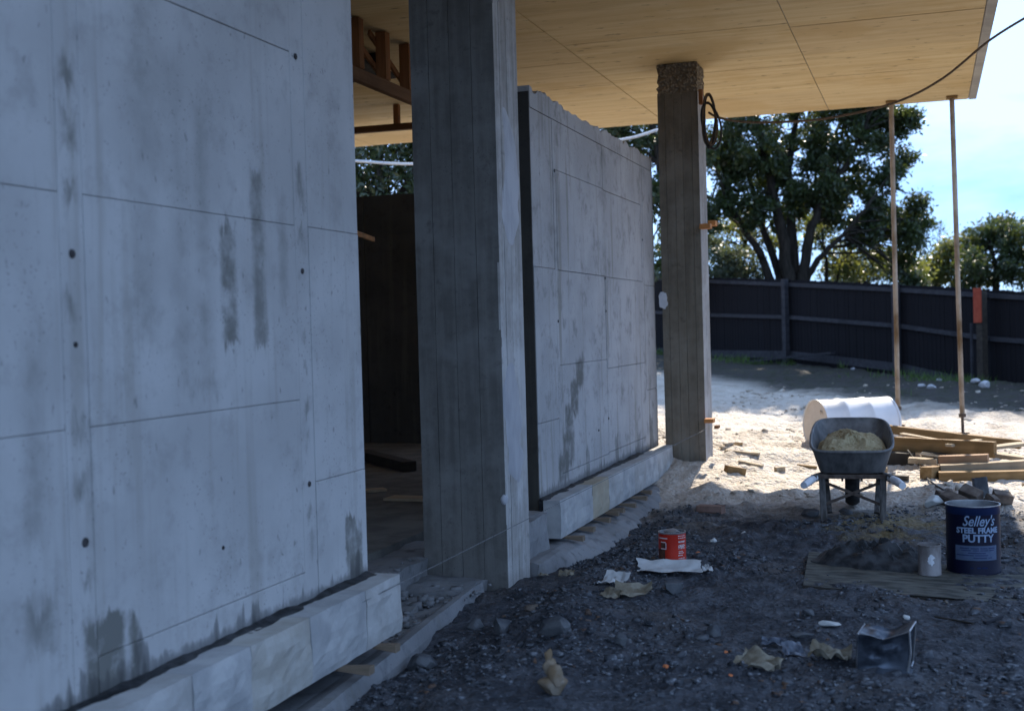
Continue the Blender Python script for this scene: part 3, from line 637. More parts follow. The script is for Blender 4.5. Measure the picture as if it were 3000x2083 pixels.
# debris on the room's floor
tag(MB().bar(at(1060, 1330, Z=.25), at(1200, 1366, Z=.25), .14, .09).build('dark_timber', DARKWOOD, bevel=.004), 'dark thick timber lying on the room floor', 'timber')
tag(MB().bar(at(1040, 1440, Z=.215), at(1128, 1433, Z=.215), .12, .02).build('floor_board', OLDWOOD2), 'short tan board on the room floor beside the near wall', 'board')
tag(MB().bar(at(1140, 1458, Z=.215), at(1290, 1462, Z=.215), .20, .02).build('floor_board', OLDWOOD2), 'wider tan board on the room floor running behind the broad pillar', 'board')
tag(MB().bar(at(1040, 683, X=-3.2), at(1094, 702, X=-3.6), .02, .03).build('timber_strip', ORANGE), 'thin orange timber strip sticking out behind the near wall', 'timber strip')

# ------------------------------------------------------------------ fence
FA = np.array([-5., 30.]); FB = np.array([1., 23.5]); FD = (FB-FA)/np.linalg.norm(FB-FA); FN = np.array([FD[1], -FD[0]])*-1
FN = np.array([-FD[1], FD[0]]); FN = FN if FN[1] < 0 else -FN      # towards us
fang = math.atan2(FD[1], FD[0])
ztop = lambda x: np.interp(x, [-11, -6.4, -4.8, -2.76, -.45, 1.02, 4.5], [3.25, 2.80, 2.60, 2.40, 2.15, 1.97, 1.55])
zbot = lambda x: np.interp(x, [-11, -6.4, -4.85, -2.8, -.48, 1, 4.5], [.95, .80, .74, .74, .52, .2, .0])
fe = thing('paling_fence', 'tall dark timber paling fence across the back of the site', 'fence', (-1, 25.6, 0)); fe0 = wloc(fe)
bdm = MB().box((-.052, -.009, 0), (.052, .009, 1)).build('paling', FENCEM, fe, local=True)
smin = (-11.+5)/FD[0]; smax = (4.2+5)/FD[0]; k = 0; s_ = smin
while s_ < smax:
    p = FA+FD*s_; z0 = zbot(p[0])-.12; z1 = ztop(p[0])+random.uniform(-.012, .012); off = random.uniform(0, .006)
    q = (p[0]-FN[0]*off-fe0[0], p[1]-FN[1]*off-fe0[1], z0)
    if k == 0: bdm.location = q; bdm.scale = (1, 1, z1-z0); bdm.rotation_euler = (0, 0, fang); ob = bdm
    else: ob = dup_mesh(bdm, 'paling', fe, q, (random.uniform(.94, 1.02), 1, z1-z0), (0, 0, fang))
    s_ += .11; k += 1
def frail(fz, w, h, name='rail', m=FRAIL):
    for xa, xb in ((-10.5, -7.6), (-7.58, -5.02), (-5.0, -2.80), (-2.78, -.50), (-.48, 1.05), (1.07, 3.6)):
        sa = (xa+5)/FD[0]; sb = (xb+5)/FD[0]; a = FA+FD*sa+FN*(.012+w/2); b = FA+FD*sb+FN*(.012+w/2)
        MB().bar((a[0], a[1], fz(xa)), (b[0], b[1], fz(xb)), w, h).build(name, m, fe)
frail(lambda x: ztop(x)-.10, .05, .08); frail(lambda x: zbot(x)+.52*(ztop(x)-zbot(x)), .05, .08); frail(lambda x: zbot(x)+.06, .03, .16, 'plinth_board')
for x in (-9.9, -7.3, -5.0, -2.79, -.47, 3.4):
    s0 = (x+5)/FD[0]; p = FA+FD*s0+FN*.12
    MB().bar((p[0], p[1], zbot(x)-.4), (p[0], p[1], ztop(x)+.02), .12, .10, up=(FN[0], FN[1], 0)).build('post', FRAIL, fe)
gp = thing('gate_post', 'weathered fence end post with red-orange board nailed at its top', 'post', (1.05, 23.3, .2))
p = FA+FD*((1.06+5)/FD[0])+FN*.22
MB().bar((p[0], p[1], -.2), (p[0], p[1], 1.94), .13, .13, up=(FN[0], FN[1], 0)).build('post_shaft', DARKWOOD, gp)
MB().bar((p[0]+FN[0]*.09, p[1]+FN[1]*.09, 1.40), (p[0]+FN[0]*.09, p[1]+FN[1]*.09, 2.0), .17, .025, up=(FN[0], FN[1], 0)).build('red_board', REDP, gp)
MB().bar((p[0]-.10+FN[0]*.1, p[1]+FN[1]*.1, .0), (p[0]-.10+FN[0]*.1, p[1]+FN[1]*.1, 1.40), .035, .035, up=(FN[0], FN[1], 0)).build('pale_stake', FRAIL, gp)

# ------------------------------------------------------------------ trees
def leaves(clusters, n, size, seed, sub=14, spread=.16, asp=.42, droop=.4):
    r = np.random.default_rng(seed); C = np.array([c[:3] for c in clusters]); Rr = np.array([c[3] for c in clusters])
    w = Rr**1.2; w /= w.sum(); ns = max(len(C)*3, int(sub*len(C)))
    ci = r.choice(len(C), ns, p=w); d = r.normal(size=(ns, 3)); d /= np.linalg.norm(d, axis=1)[:, None]; rad = Rr[ci]*(r.uniform(.25, 1, ns)**.6)
    SC = C[ci]+d*rad[:, None]; k = r.integers(0, ns, n); c = SC[k]+r.normal(size=(n, 3))*spread*np.array([1, 1, .7])
    ax = r.normal(size=(n, 3)); ax[:, 2] -= droop; ax /= np.linalg.norm(ax, axis=1)[:, None]; t = np.cross(ax, r.normal(size=(n, 3))); t /= np.linalg.norm(t, axis=1)[:, None]
    L = size*r.uniform(.6, 1.3, n)[:, None]; W = L*asp
    nrm = np.cross(ax, t)
    V = np.stack([c-ax*L/2, c+t*W/2+nrm*L*.06, c+ax*L/2, c-t*W/2+nrm*L*.06], 1).reshape(-1, 3)
    return V, np.arange(n*4).reshape(-1, 4), SC
def tree(name, label, cat, stems, clusters, n, size, seed, m, group=None, twigs=60, r0=.12, extra=None, **kw):
    base = np.array(stems[0][0][0]); root = thing(name, label, cat, tuple(base), 0, group)
    V, Fq, SC = leaves(clusters, n, size, seed, **kw)
    if extra:
        V2, F2, _ = leaves(extra[0], extra[1], extra[2], seed+7, sub=30, spread=.3); Fq = np.vstack([Fq, F2+len(V)]); V = np.vstack([V, V2])
    fast_mesh('crown', V-base, Fq, m, root)
    mb = MB(); r = np.random.default_rng(seed+1); nodes = []
    for pts, ra, rb in stems:
        P = [Vector(p) for p in pts]; Q = []
        for i in range(len(P)-1):
            for t in (0, .33, .66): Q.append(P[i].lerp(P[i+1], t)+Vector(r.normal(size=3)*.02))
        Q.append(P[-1]); mb.tube(Q, list(np.linspace(ra, rb, len(Q))), 8); nodes += [(q, ra+(rb-ra)*i/len(Q)) for i, q in enumerate(Q) if i > len(Q)*.35]
    if nodes:
        for k in r.integers(0, len(SC), twigs):
            e = Vector(SC[k]); q = min(nodes, key=lambda z: (z[0]-e).length+(.8 if z[0].z > e.z else 0)); mid = q[0].lerp(e, .5)+Vector((0, 0, .12))+Vector(r.normal(size=3)*.08)
            mb.tube([q[0], mid, e], [min(.035, q[1]*.5), .02, .006], 5, False)
    mb.build('trunk', BARK, root, smooth=True, fix=False); return root
def zc(zx, zy): return 1900+zx*.5952, 250+zy*.5952
def pxs(lst, D, dd=None): return [tuple(at(*q, D=D+(dd[i] if dd else 0))) for i, q in enumerate(lst)]
TD = 31.5
def stem(zl, ra, rb, dd): return (pxs([zc(*q) for q in zl], TD, [dd*i/(len(zl)-1) for i in range(len(zl))]), ra, rb)
stems = [stem([(680, 1130), (690, 950), (650, 700), (610, 500), (560, 300), (500, 60)], .19, .05, -.5), stem([(720, 1130), (715, 950), (700, 600), (690, 400), (720, 200), (740, -60)], .15, .045, .6),
         stem([(740, 1130), (760, 940), (800, 700), (860, 560), (960, 400), (1060, 220)], .16, .035, -.6), stem([(650, 1130), (600, 940), (520, 780), (420, 640), (310, 560), (200, 500)], .13, .03, .5),
         stem([(670, 1130), (640, 940), (570, 720), (510, 520), (480, 380), (400, 200)], .12, .035, 1.2), stem([(750, 1130), (785, 930), (840, 855), (920, 770), (1010, 680), (1100, 560)], .10, .03, -1.0),
         stem([(770, 820), (820, 660), (880, 480), (900, 300), (960, 120)], .09, .03, .8), stem([(560, 860), (470, 700), (380, 560), (330, 420)], .07, .02, -.8)]
def circ(lst, D, seed, dep=.9):
    r = np.random.default_rng(seed); o = []
    for x, y, rp in lst:
        d = D+r.uniform(-1, 1)*dep; p = at(x, y, D=d); o.append((p[0], p[1], p[2], rp*d/FPX))
    return o
topc = circ([(2640, 120, 110), (2640, -60, 130), (2620, -250, 150), (2740, -160, 110), (2760, -350, 150), (2600, -460, 150), (2440, -360, 160), (2860, -420, 130), (2280, -330, 130), (2720, -560, 130), (2880, -250, 90), (2780, -20, 70), (2480, -200, 150), (2330, -120, 150), (2180, -150, 130), (2560, 60, 120)], TD, 24, 1.6)
crown = circ([(2330, 400, 100), (2480, 400, 110), (2590, 390, 70), (2200, 420, 100), (2110, 440, 70), (2150, 540, 60), (2255, 520, 60), (2380, 520, 80), (2480, 530, 80), (2560, 600, 75), (2610, 650, 70), (2670, 700, 45), (2530, 690, 60),
              (2700, 640, 25), (2640, 760, 45), (2600, 500, 50), (2640, 470, 35), (2440, 640, 50), (2100, 620, 50), (2660, 830, 40), (2640, 360, 50), (2560, 320, 80), (2690, 590, 25),
              (2200, 250, 150), (2400, 200, 170), (2540, 250, 120), (2350, 20, 170), (2500, 60, 130), (2150, 90, 130), (2330, -180, 170), (2520, -120, 110), (2200, -100, 110), (2250, 100, 150), (2330, 590, 55), (2200, 610, 60), (2290, 650, 40), (2420, 570, 55), (2160, 470, 70), (2400, 480, 60), (2240, 470, 60)], TD, 4)
tree('broadleaf_tree', 'large dark evergreen tree with many fanned stems behind the fence', 'tree', stems, crown, 104000, .13, 11, LEAFD, 'trees behind the fence', 190, extra=(topc, 30000, .30), sub=30, spread=.12)
low = circ([(2130, 700, 70), (2180, 640, 60), (2250, 700, 50), (2400, 700, 55), (2450, 760, 50), (2350, 640, 40), (2500, 780, 45), (2130, 780, 40), (2420, 600, 45), (2560, 770, 50), (2680, 800, 45)], 34, 8, 1)
tree('background_tree', 'yellow-green sunlit tree glimpsed between the stems of the large tree', 'tree', [(pxs([(2420, 870), (2420, 760), (2400, 640)], 34), .06, .02), (pxs([(2440, 870), (2470, 770), (2520, 700)], 34), .05, .02), (pxs([(2230, 860), (2200, 740), (2150, 660)], 34), .06, .02)], low, 7500, .13, 5, LEAFY, 'trees behind the fence', 60, sub=16, spread=.14)
tree('shrub', 'grey-green bushy shrub over the fence just right of the slim pillar', 'shrub', [(pxs([(2130, 900), (2130, 780)], 32.5), .05, .02)], circ([(2110, 780, 60), (2160, 760, 60), (2200, 800, 45), (2080, 730, 50), (2130, 830, 60), (2220, 840, 30)], 32.5, 3, .5), 5200, .12, 6, LEAFG, 'trees behind the fence', 10, sub=22, spread=.12)
tree('background_tree', 'pale hazy bushes low behind the fence below the gap of sky', 'bush', [(pxs([(2540, 900), (2540, 790)], 44), .05, .02)], circ([(2500, 800, 55), (2560, 790, 50), (2620, 800, 50), (2450, 810, 40), (2680, 820, 40)], 44, 13, .8), 4000, .16, 9, LEAFG, 'trees behind the fence', 12, sub=16, spread=.2)
tree('broadleaf_tree', 'round leafy tree at the far right above the fence', 'tree', [(pxs([(2920, 900), (2920, 780), (2900, 700)], 36), .12, .03)], circ([(2880, 700, 50), (2940, 680, 60), (2990, 700, 70), (2850, 760, 50), (2920, 770, 70), (2990, 790, 70), (2840, 810, 45), (3060, 740, 90)], 36, 15, .9), 13000, .14, 16, LEAFD, 'trees behind the fence', 40, sub=24, spread=.13)
tree('broadleaf_tree', 'lower yellowish leafy tree right of the large tree, in front of sky', 'tree', [(pxs([(2740, 900), (2740, 800), (2760, 720)], 38), .08, .03)], circ([(2740, 790, 50), (2780, 750, 45), (2700, 820, 50), (2800, 820, 50), (2830, 720, 30)], 38, 25, .9), 5200, .14, 26, LEAFY, 'trees behind the fence', 40, sub=20, spread=.15)
bt = thing('bare_tree', 'leafless thin twiggy tree against the bright sky at right', 'tree', tuple(at(2690, 860, D=48)), 0, 'trees behind the fence'); mb = MB(); r9 = np.random.default_rng(2)
def twig(p, d, L, rd, lv):
    q = p+d*L; mb.tube([p, p.lerp(q, .5)+Vector(r9.normal(size=3)*L*.06), q], [rd, rd*.8, rd*.6], 4, False)
    if lv:
        for _ in range(3): twig(p.lerp(q, r9.uniform(.55, 1)), (d+Vector(r9.normal(size=3)*.45)).normalized(), L*.62, rd*.6, lv-1)
for dx in (-.6, 0, .7): twig(Vector(at(2690, 860, D=48))+Vector((dx, 0, 0)), Vector((dx*.25, 0, 1)).normalized(), 1.3, .035, 4)
mb.build('trunk', BARK, bt, fix=False)
tree('broadleaf_tree', 'dark tree behind the slim pillar, showing over the top of the second wall', 'tree', [(pxs([(1960, 900), (1960, 700), (1930, 480), (1900, 300)], 30), .16, .05), (pxs([(1990, 850), (2020, 600), (2040, 420)], 30), .1, .04)],
     circ([(1790, 410, 60), (1850, 380, 70), (1900, 440, 70), (1960, 400, 70), (1990, 560, 80), (1930, 600, 60), (2040, 480, 60), (1830, 300, 90), (1960, 250, 110), (1740, 380, 60), (2000, 720, 80), (1930, 760, 60), (1850, 150, 120), (2000, 80, 120)], 30, 35, .9), 18000, .14, 36, LEAFD, 'trees behind the fence', 60, sub=26, spread=.13)
tree('glossy_tree', 'glinting glossy-leaved tree seen over the dark room wall at left', 'tree', [(pxs([(1130, 800), (1130, 640), (1110, 480)], 22), .14, .06), (pxs([(1130, 640), (1210, 500)], 22), .08, .04)],
     circ([(1060, 470, 70), (1130, 450, 70), (1200, 470, 70), (1090, 540, 60), (1170, 550, 60), (1240, 540, 70), (1000, 520, 80), (1020, 600, 80), (1130, 620, 80), (1220, 620, 80), (1130, 340, 90), (1010, 380, 80), (1240, 380, 80), (1140, 240, 90)], 22, 45, .8), 10500, .12, 46, LEAFS, None, 50, sub=24, spread=.11)

# grass and rubble along the fence
r = np.random.default_rng(5); n = 5200
gs = r.uniform((-7+5)/FD[0], (2.8+5)/FD[0], n); gd = np.abs(r.normal(size=n))*1.0+.15; cl = fbm(gs, gd, .9, 3, 2); keep = cl > -.05+.18*gd; gs = gs[keep]; gd = gd[keep]; n = len(gs)
px_ = FA[0]+FD[0]*gs+FN[0]*gd; py_ = FA[1]+FD[1]*gs+FN[1]*gd; pz_ = ground_z(px_, py_)-.01
h = r.uniform(.05, .2, n); a = r.uniform(0, 6.28, n); ln = r.normal(size=(n, 2))*.06
V = np.stack([np.stack([px_-.008*np.cos(a), py_-.008*np.sin(a), pz_], -1), np.stack([px_+.008*np.cos(a), py_+.008*np.sin(a), pz_], -1), np.stack([px_+ln[:, 0], py_+ln[:, 1], pz_+h], -1)], 1).reshape(-1, 3)
o = fast_mesh('grass', V, np.arange(n*3).reshape(-1, 3), GRASS); o['kind'] = 'stuff'; o['label'] = 'patchy green grass and weeds along the foot of the fence'
ico = bmesh.new(); bmesh.ops.create_icosphere(ico, subdivisions=1, radius=1); IV = np.array([(a, b, c) for a in (-.7, .7) for b in (-.7, .7) for c in (-.7, .7)]); IF = np.array([(0, 1, 3, 2), (4, 6, 7, 5), (0, 4, 5, 1), (2, 3, 7, 6), (0, 2, 6, 4), (1, 5, 7, 3)]); ico.free()
def rubble(xs, ys, sz, seed, m, label, flat=.45):
    r = np.random.default_rng(seed); n = len(xs)
    V = IV[None]*(1+r.uniform(-.4, .4, (n, len(IV), 3)))*np.stack([r.uniform(.6, 1.4, n), r.uniform(.6, 1.4, n), flat*r.uniform(.5, 1.3, n)], -1)[:, None]
    a = r.uniform(0, 6.28, n); b = r.normal(size=n)*.35; ca, sa, cb, sb = np.cos(a)[:, None], np.sin(a)[:, None], np.cos(b)[:, None], np.sin(b)[:, None]
    x, y, z = V[..., 0], V[..., 1], V[..., 2]; y, z = y*cb-z*sb, y*sb+z*cb; x, y = x*ca-y*sa, x*sa+y*ca
    V = np.stack([x, y, z], -1)*sz[:, None, None]; V += np.stack([xs, ys, ground_z(xs, ys)+sz*.02], -1)[:, None]
    o = fast_mesh('rubble', V.reshape(-1, 3), (IF[None]+np.arange(n)[:, None, None]*len(IV)).reshape(-1, 4), m); o['kind'] = 'stuff'; o['label'] = label
r = np.random.default_rng(8); n = 30000
xs = r.uniform(-2.3, 1.3, n); ys = r.uniform(4.2, 10.2, n); den = .10+.9*np.exp(-((xs+1.9)/.35)**2)+1.1*np.clip(fbm(xs, ys, 1.3, 3, 6)*2.0, -.3, 1); k = r.uniform(0, 1.3, n) < den
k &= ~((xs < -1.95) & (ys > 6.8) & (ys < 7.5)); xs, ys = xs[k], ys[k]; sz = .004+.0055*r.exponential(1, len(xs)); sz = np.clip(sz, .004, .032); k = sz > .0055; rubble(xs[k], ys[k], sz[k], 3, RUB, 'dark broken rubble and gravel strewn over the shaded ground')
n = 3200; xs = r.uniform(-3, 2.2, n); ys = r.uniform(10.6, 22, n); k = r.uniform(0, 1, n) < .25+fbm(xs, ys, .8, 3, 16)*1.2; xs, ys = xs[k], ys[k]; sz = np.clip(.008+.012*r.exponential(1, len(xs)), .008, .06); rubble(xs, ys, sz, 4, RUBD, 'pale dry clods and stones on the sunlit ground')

r = np.random.default_rng(18); n = 330; V = []
xs = r.uniform(-3.0, -2.42, n); ys = r.uniform(5.45, 6.88, n); zs = np.interp(xs, [-3.1, -2.85, -2.83, -2.62, -2.60, -2.4], [.165, .165, .03, .03, .03, .03]); sz = .004+.009*r.exponential(1, n); sz = np.clip(sz, .004, .045)
sel = (xs > -2.87) | (r.uniform(0, 1, n) < .3); xs, ys, zs, sz = xs[sel], ys[sel], zs[sel], sz[sel]; n = len(xs)
V = IV[None]*(1+r.uniform(-.4, .4, (n, 8, 3)))*np.stack([r.uniform(.6, 1.4, n), r.uniform(.6, 1.4, n), r.uniform(.4, .8, n)], -1)[:, None]; a = r.uniform(0, 6.28, n)[:, None]
V = np.stack([V[..., 0]*np.cos(a)-V[..., 1]*np.sin(a), V[..., 0]*np.sin(a)+V[..., 1]*np.cos(a), V[..., 2]], -1)*sz[:, None, None]+np.stack([xs, ys, zs+.15*sz], -1)[:, None]
o = fast_mesh('rubble', V.reshape(-1, 3), (IF[None]+np.arange(n)[:, None, None]*8).reshape(-1, 4), STEP); o['kind'] = 'stuff'; o['label'] = 'loose broken concrete crumbs lying on the step and footing'
# ------------------------------------------------------------------ props under the slab edge
def prop(pxt, pyt, pxb, pyb, label):
    Y = 15.2; t = at(pxt, pyt, Y=Y); b = at(pxb, pyb, Y=Y); zg = b[2]; p = thing('steel_prop', label, 'prop', (b[0], Y, zg), 0, 'steel props under the slab edge')
    b_ = Vector((b[0], Y, zg)); t_ = Vector((t[0], Y, 3.985)); zz = lambda f: b_.lerp(t_, f)
    g0 = gz(b[0], Y)
    MB().box((b[0]-.07, Y-.07, min(zg, g0)-.01), (b[0]+.07, Y+.07, zg+.012)).build('base_plate', STEELD, p)
    MB().tube([b_, zz(.055)], .017, 10).build('inner_tube', STEELD, p); MB().tube([zz(.05), zz(.997)], .028, 12).build('outer_tube', STEELR, p, smooth='auto')
    MB().tube([zz(.047), zz(.058)], .04, 12).build('collar', STEELD, p); MB().box((t[0]-.06, Y-.06, 3.978), (t[0]+.06, Y+.06, 3.997)).build('top_plate', OLDWOOD, p)
prop(2611, 300, 2632, 1245, 'left of two rusty steel props, foot beside the white drum'); prop(2788, 257, 2821, 1268, 'right of two rusty steel props, foot behind the timber pile')

# ------------------------------------------------------------------ cable, rope coil
def cat_pts(pts, n=6):
    P = [Vector(p) for p in pts]; P = [P[0]*2-P[1]]+P+[P[-1]*2-P[-2]]; o = []
    for i in range(1, len(P)-2):
        for k in range(n):
            t = k/n; a, b, c, d = P[i-1:i+3]; o.append(.5*((2*b)+(c-a)*t+(2*a-5*b+4*c-d)*t*t+(3*b-a-3*c+d)*t**3))
    return o+[P[-2]]
cp = [(3060, 20), (2905, 115), (2760, 232), (2620, 302), (2440, 345), (2300, 358), (2180, 358), (2105, 345), (2075, 330)]
Yc = [11.5, 11.75, 11.9, 12.0, 12.05, 12.05, 12.05, 12.0, 11.97]
tag(MB().tube(cat_pts([at(*q, Y=y) for q, y in zip(cp, Yc)]), .011, 7).build('hanging_cable', ROPE, smooth=True), 'brown cable sagging from the slab corner to the slim pillar', 'cable')
co = thing('rope_coil', 'dark rope coil hung on the slim pillar near its top', 'rope', tuple(at(2075, 300, Y=11.95)))
for k in range(4):
    c = at(2078+k*3, 350+k*7, Y=11.93); a_ = np.linspace(0, 2*math.pi, 26); w = .055+.012*k; hh = .24-.018*k+.03*(k % 2)
    lp = [(c[0]+w*math.sin(t)+.05*(math.cos(t) > 0)*math.cos(t)*.5*-1+.02*math.cos(t+k), 11.93-.012*k+.02*math.sin(t+k), c[2]+hh*math.cos(t)) for t in a_]
    MB().tube(lp, .011, 6).build('loop', ROPED if k % 2 else ROPE, co, smooth=True)
wp = [(900, 462), (1043, 472), (1213, 481), (1500, 470), (1795, 415), (1918, 384), (2300, 250), (2700, 100)]
tag(MB().tube(cat_pts([at(*q, Y=19) for q in wp]), .022, 6).build('overhead_cable', CABLE, smooth=True), 'pale overhead cable strung behind the building above the walls', 'cable')

# ------------------------------------------------------------------ drum
dr = thing('steel_drum', 'white ribbed steel drum lying on its side behind the wheelbarrow', 'drum', (0, 0, 0))
e = at(2389, 1249, D=13.5); R_ = .282; L_ = .86; dirx = Vector((.84, .54, 0)).normalized()
gzd = gz(e[0]+dirx.x*L_/2, e[1]+dirx.y*L_/2); dr.location = (e[0], e[1], e[2]); M4 = Matrix((( 0, -dirx.y, dirx.x, 0), (0, dirx.x, dirx.y, 0), (1, 0, 0, 0), (0, 0, 0, 1)))
prof = [(R_*.985, .012), (R_*1.02, 0), (R_*1.02, .02), (R_, .026)]
for z in (.27, .56): prof += [(R_, z-.03), (R_*1.035, z-.008), (R_*1.035, z+.008), (R_, z+.03)]
prof += [(R_, L_-.026), (R_*1.02, L_-.02), (R_*1.02, L_), (R_*.98, L_-.012), (.001, L_-.012)]
MB().lathe(prof, 56, M4).build('drum_body', DRUMW, dr, smooth='auto', local=True)
MB().lathe([(.001, .014), (R_*.5, .016), (R_*.9, .014), (R_*.986, .012)], 56, M4).build('drum_end', DRUME, dr, smooth='auto', local=True)
for k, (a, q) in enumerate(((.19, 2.6), (.19, -.6))):
    m = M4 @ Matrix.Translation((a*math.cos(q), a*math.sin(q), .0)); MB().lathe([(.001, -.004), (.028 if k == 0 else .016, -.004), (.03 if k == 0 else .018, .012)], 18, m).build('bung', DRUME, dr, local=True)

# ------------------------------------------------------------------ wheelbarrow
fb = on_ground(2500, 1528); wb = thing('wheelbarrow', 'grimy steel wheelbarrow full of sand, handles towards us', 'wheelbarrow', (fb.x, fb.y, fb.z), .06)
def tray_ring(t, inset=0., n=44):       # t: 0 bottom, 1 rim
    pts = []
    for k in range(n):
        a = 2*math.pi*k/n; c, s_ = math.cos(a), math.sin(a); e_ = 2/5.0
        cx = math.copysign(abs(c)**e_, c); sy = math.copysign(abs(s_)**e_, s_)
        hw = (.232+.064*t-inset)*(1-.08*max(0, sy)); y = (.30+.05*t)+(sy*((.30+(.20 if sy < 0 else .36)*t)-inset) if sy < 0 else sy*(.22+.32*t-inset))
        y = .32+sy*((.27+.11*t if sy < 0 else .22+.36*t)-inset)
        z = .34+t*(.168+.17*(sy*.5+.5))
        pts.append((cx*hw, y, z))
    return pts
V = []; T = [0, .04, .3, .6, .9, 1.0, 1.0, .9, .6, .3, .05]; INS = [.03, 0, 0, 0, 0, 0, .012, .012, .012, .012, .012]
rings = [tray_ring(t, i) for t, i in zip(T, INS)]; n = 44; mb = MB(); V = [p for q in rings for p in q]
Fq = [(i*n+k, i*n+(k+1) % n, (i+1)*n+(k+1) % n, (i+1)*n+k) for i in range(len(T)-1) for k in range(n)]+[tuple(range(n))[::-1], tuple((len(T)-1)*n+k for k in range(n))]
mb.add(V, Fq).build('tray', GALV, wb, smooth='auto', local=True)
MB().tube(tray_ring(1.0, .004)+[tray_ring(1.0, .004)[0]], .011, 8).build('rim', GALV, wb, smooth=True, local=True)
for sx in (-1, 1):
    MB().bar((sx*.13, .92, .26), (sx*.27, -.10, .325), .04, .05).build('handle', BARRF, wb, local=True, bevel=.004)
    MB().tube([(sx*.262, -.05, .322), (sx*.30, -.16, .312), (sx*.335, -.27, .295)], [.027, .03, .026], 10).build('grip', PALEP, wb, local=True, smooth='auto')
    MB().bar((sx*.215, .05, .31), (sx*.205, .0, 0), .045, .035, up=(0, 1, 0)).build('leg', BARRF, wb, local=True, bevel=.003)
    MB().bar((sx*.19, .32, .30), (sx*.165, .10, .05), .035, .025, up=(0, 1, 0)).build('leg_brace', BARRF, wb, local=True)
MB().bar((-.24, .04, .322), (.24, .04, .322), .03, .03).build('cross_bar', STEELD, wb, local=True)
MB().bar((-.2, .45, .30), (.2, .45, .30), .06, .03).build('cross_bar', STEELD, wb, local=True)
MB().bar((-.19, .06, .12), (.19, .09, .27), .012, .02).build('stay', STEELD, wb, local=True); MB().bar((.19, .06, .12), (-.19, .09, .27), .012, .02).build('stay', STEELD, wb, local=True)
mw = Matrix.Translation((0, .88, .20)) @ Matrix.Rotation(math.pi/2, 4, 'Y')
wh = MB().lathe([(.10, -.03), (.13, -.045), (.18, -.055), (.20, -.03), (.205, 0), (.20, .03), (.18, .055), (.13, .045), (.10, .03)], 36, mw).build('wheel', RUBBER, wb, local=True, smooth=True)
MB().lathe([(.001, -.035), (.05, -.04), (.101, -.025), (.101, .025), (.05, .04), (.001, .035)], 24, mw).build('rim_disc', STEELD, wh, local=True)
for sx in (-1, 1): MB().bar((sx*.07, .55, .30), (sx*.075, .90, .20), .015, .04).build('fork', STEELD, wb, local=True)
# sand in the tray
ringS = np.array(tray_ring(.62, .02)); cS = np.array([0, .34, .52]); nr = 26; P = np.zeros((nr+1, 45, 3))
for i in range(nr+1):
    t = i/nr
    for k in range(45):
        e_ = ringS[k % 44]; p = cS+(e_-cS)*t; u2 = p[0]/.22; v2 = (p[1]-.34)/.4
        hgt = .085*max(0, 1-t**4)+.055*math.exp(-((p[0]+.02)/.07)**2-((p[1]-.42)/.13)**2)-.035*math.exp(-((p[0]-.03)/.05)**2-((p[1]-.18)/.12)**2)+.055*fbm(np.array([p[0]*9]), np.array([p[1]*9]), 1.3, 5, 12, .72)[0]
        p[2] = e_[2]*t+.50*(1-t)+hgt*(1 if t < 1 else .1)-.01; P[i, k] = p
sh = MB().grid(P).build('sand_heap', SANDM, smooth=True, local=True); sh.location = wb.location; sh.rotation_euler = wb.rotation_euler; tag(sh, 'heap of pale yellow sand piled in the wheelbarrow', 'sand')

# ------------------------------------------------------------------ timber pile
def plank(p, q, w, h, label, m=OLDWOOD, bev=.004, grp='timbers in the pile at right'):
    o = bpy.data.objects.new('timber', None); bpy.data.objects.remove(o)
    P, Q = Vector(p), Vector(q); L = (Q-P).length; d = (Q-P)/L; n = max(4, int(L/.12)); mb = MB(); ph = random.uniform(0, 9)
    prevs = []; V = []; F = []
    for i in range(n+1):
        t = i/n; c0 = .006*math.sin(t*5+ph)
        for a, b in ((-1, -1), (1, -1), (1, 1), (-1, 1)): V.append((L*(t-.5), a*w/2+c0+random.uniform(-.002, .002), b*h/2+random.uniform(-.002, .002)))
        if i:
            for k in range(4): F.append(((i-1)*4+k, (i-1)*4+(k+1) % 4, i*4+(k+1) % 4, i*4+k))
    F += [(3, 2, 1, 0), tuple(n*4+k for k in range(4))]
    ob = mb.add(V, F).build('timber', m, local=True); sx = Vector((d.x, d.y, d.z)); sy = Vector((0, 0, 1)).cross(sx).normalized(); sz = sx.cross(sy)
    ob.matrix_world = Matrix(((sx.x, sy.x, sz.x, (P.x+Q.x)/2), (sx.y, sy.y, sz.y, (P.y+Q.y)/2), (sx.z, sy.z, sz.z, (P.z+Q.z)/2), (0, 0, 0, 1)))
    return tag(ob, label, 'timber', grp)
def pl(a, b, D0, D1, w, h, label, m=OLDWOOD): return plank(at(*a, D=D0), at(*b, D=D1), w, h, label, m)
pl((2600, 1257), (2990, 1302), 13.3, 12.6, .10, .085, 'long square timber along the back of the pile at right', OLDWOOD)
pl((2560, 1298), (2915, 1318), 12.6, 11.7, .06, .15, 'wide old plank on edge in the middle of the pile', OLDWOOD)
pl((2640, 1288), (2800, 1300), 12.9, 12.3, .10, .03, 'flat sunlit board lying behind the wide old plank', OLDWOOD2)
pl((2662, 1348), (2745, 1352), 11.9, 11.8, .12, .05, 'short yellowish timber end low at the left of the pile', OLDWOOD2)
pl((2752, 1347), (2895, 1343), 11.5, 11.3, .10, .075, 'reddish short timber stacked above two beams', timber('reddish_timber', (.26, .14, .07), (.38, .23, .13), axis=0))
pl((2755, 1375), (3010, 1362), 11.35, 11.15, .12, .085, 'grey-brown beam lying on the lowest beam of the pile', OLDWOOD2)
pl((2750, 1397), (3010, 1392), 11.2, 11.0, .13, .09, 'lowest and nearest beam of the timber pile', OLDWOOD)
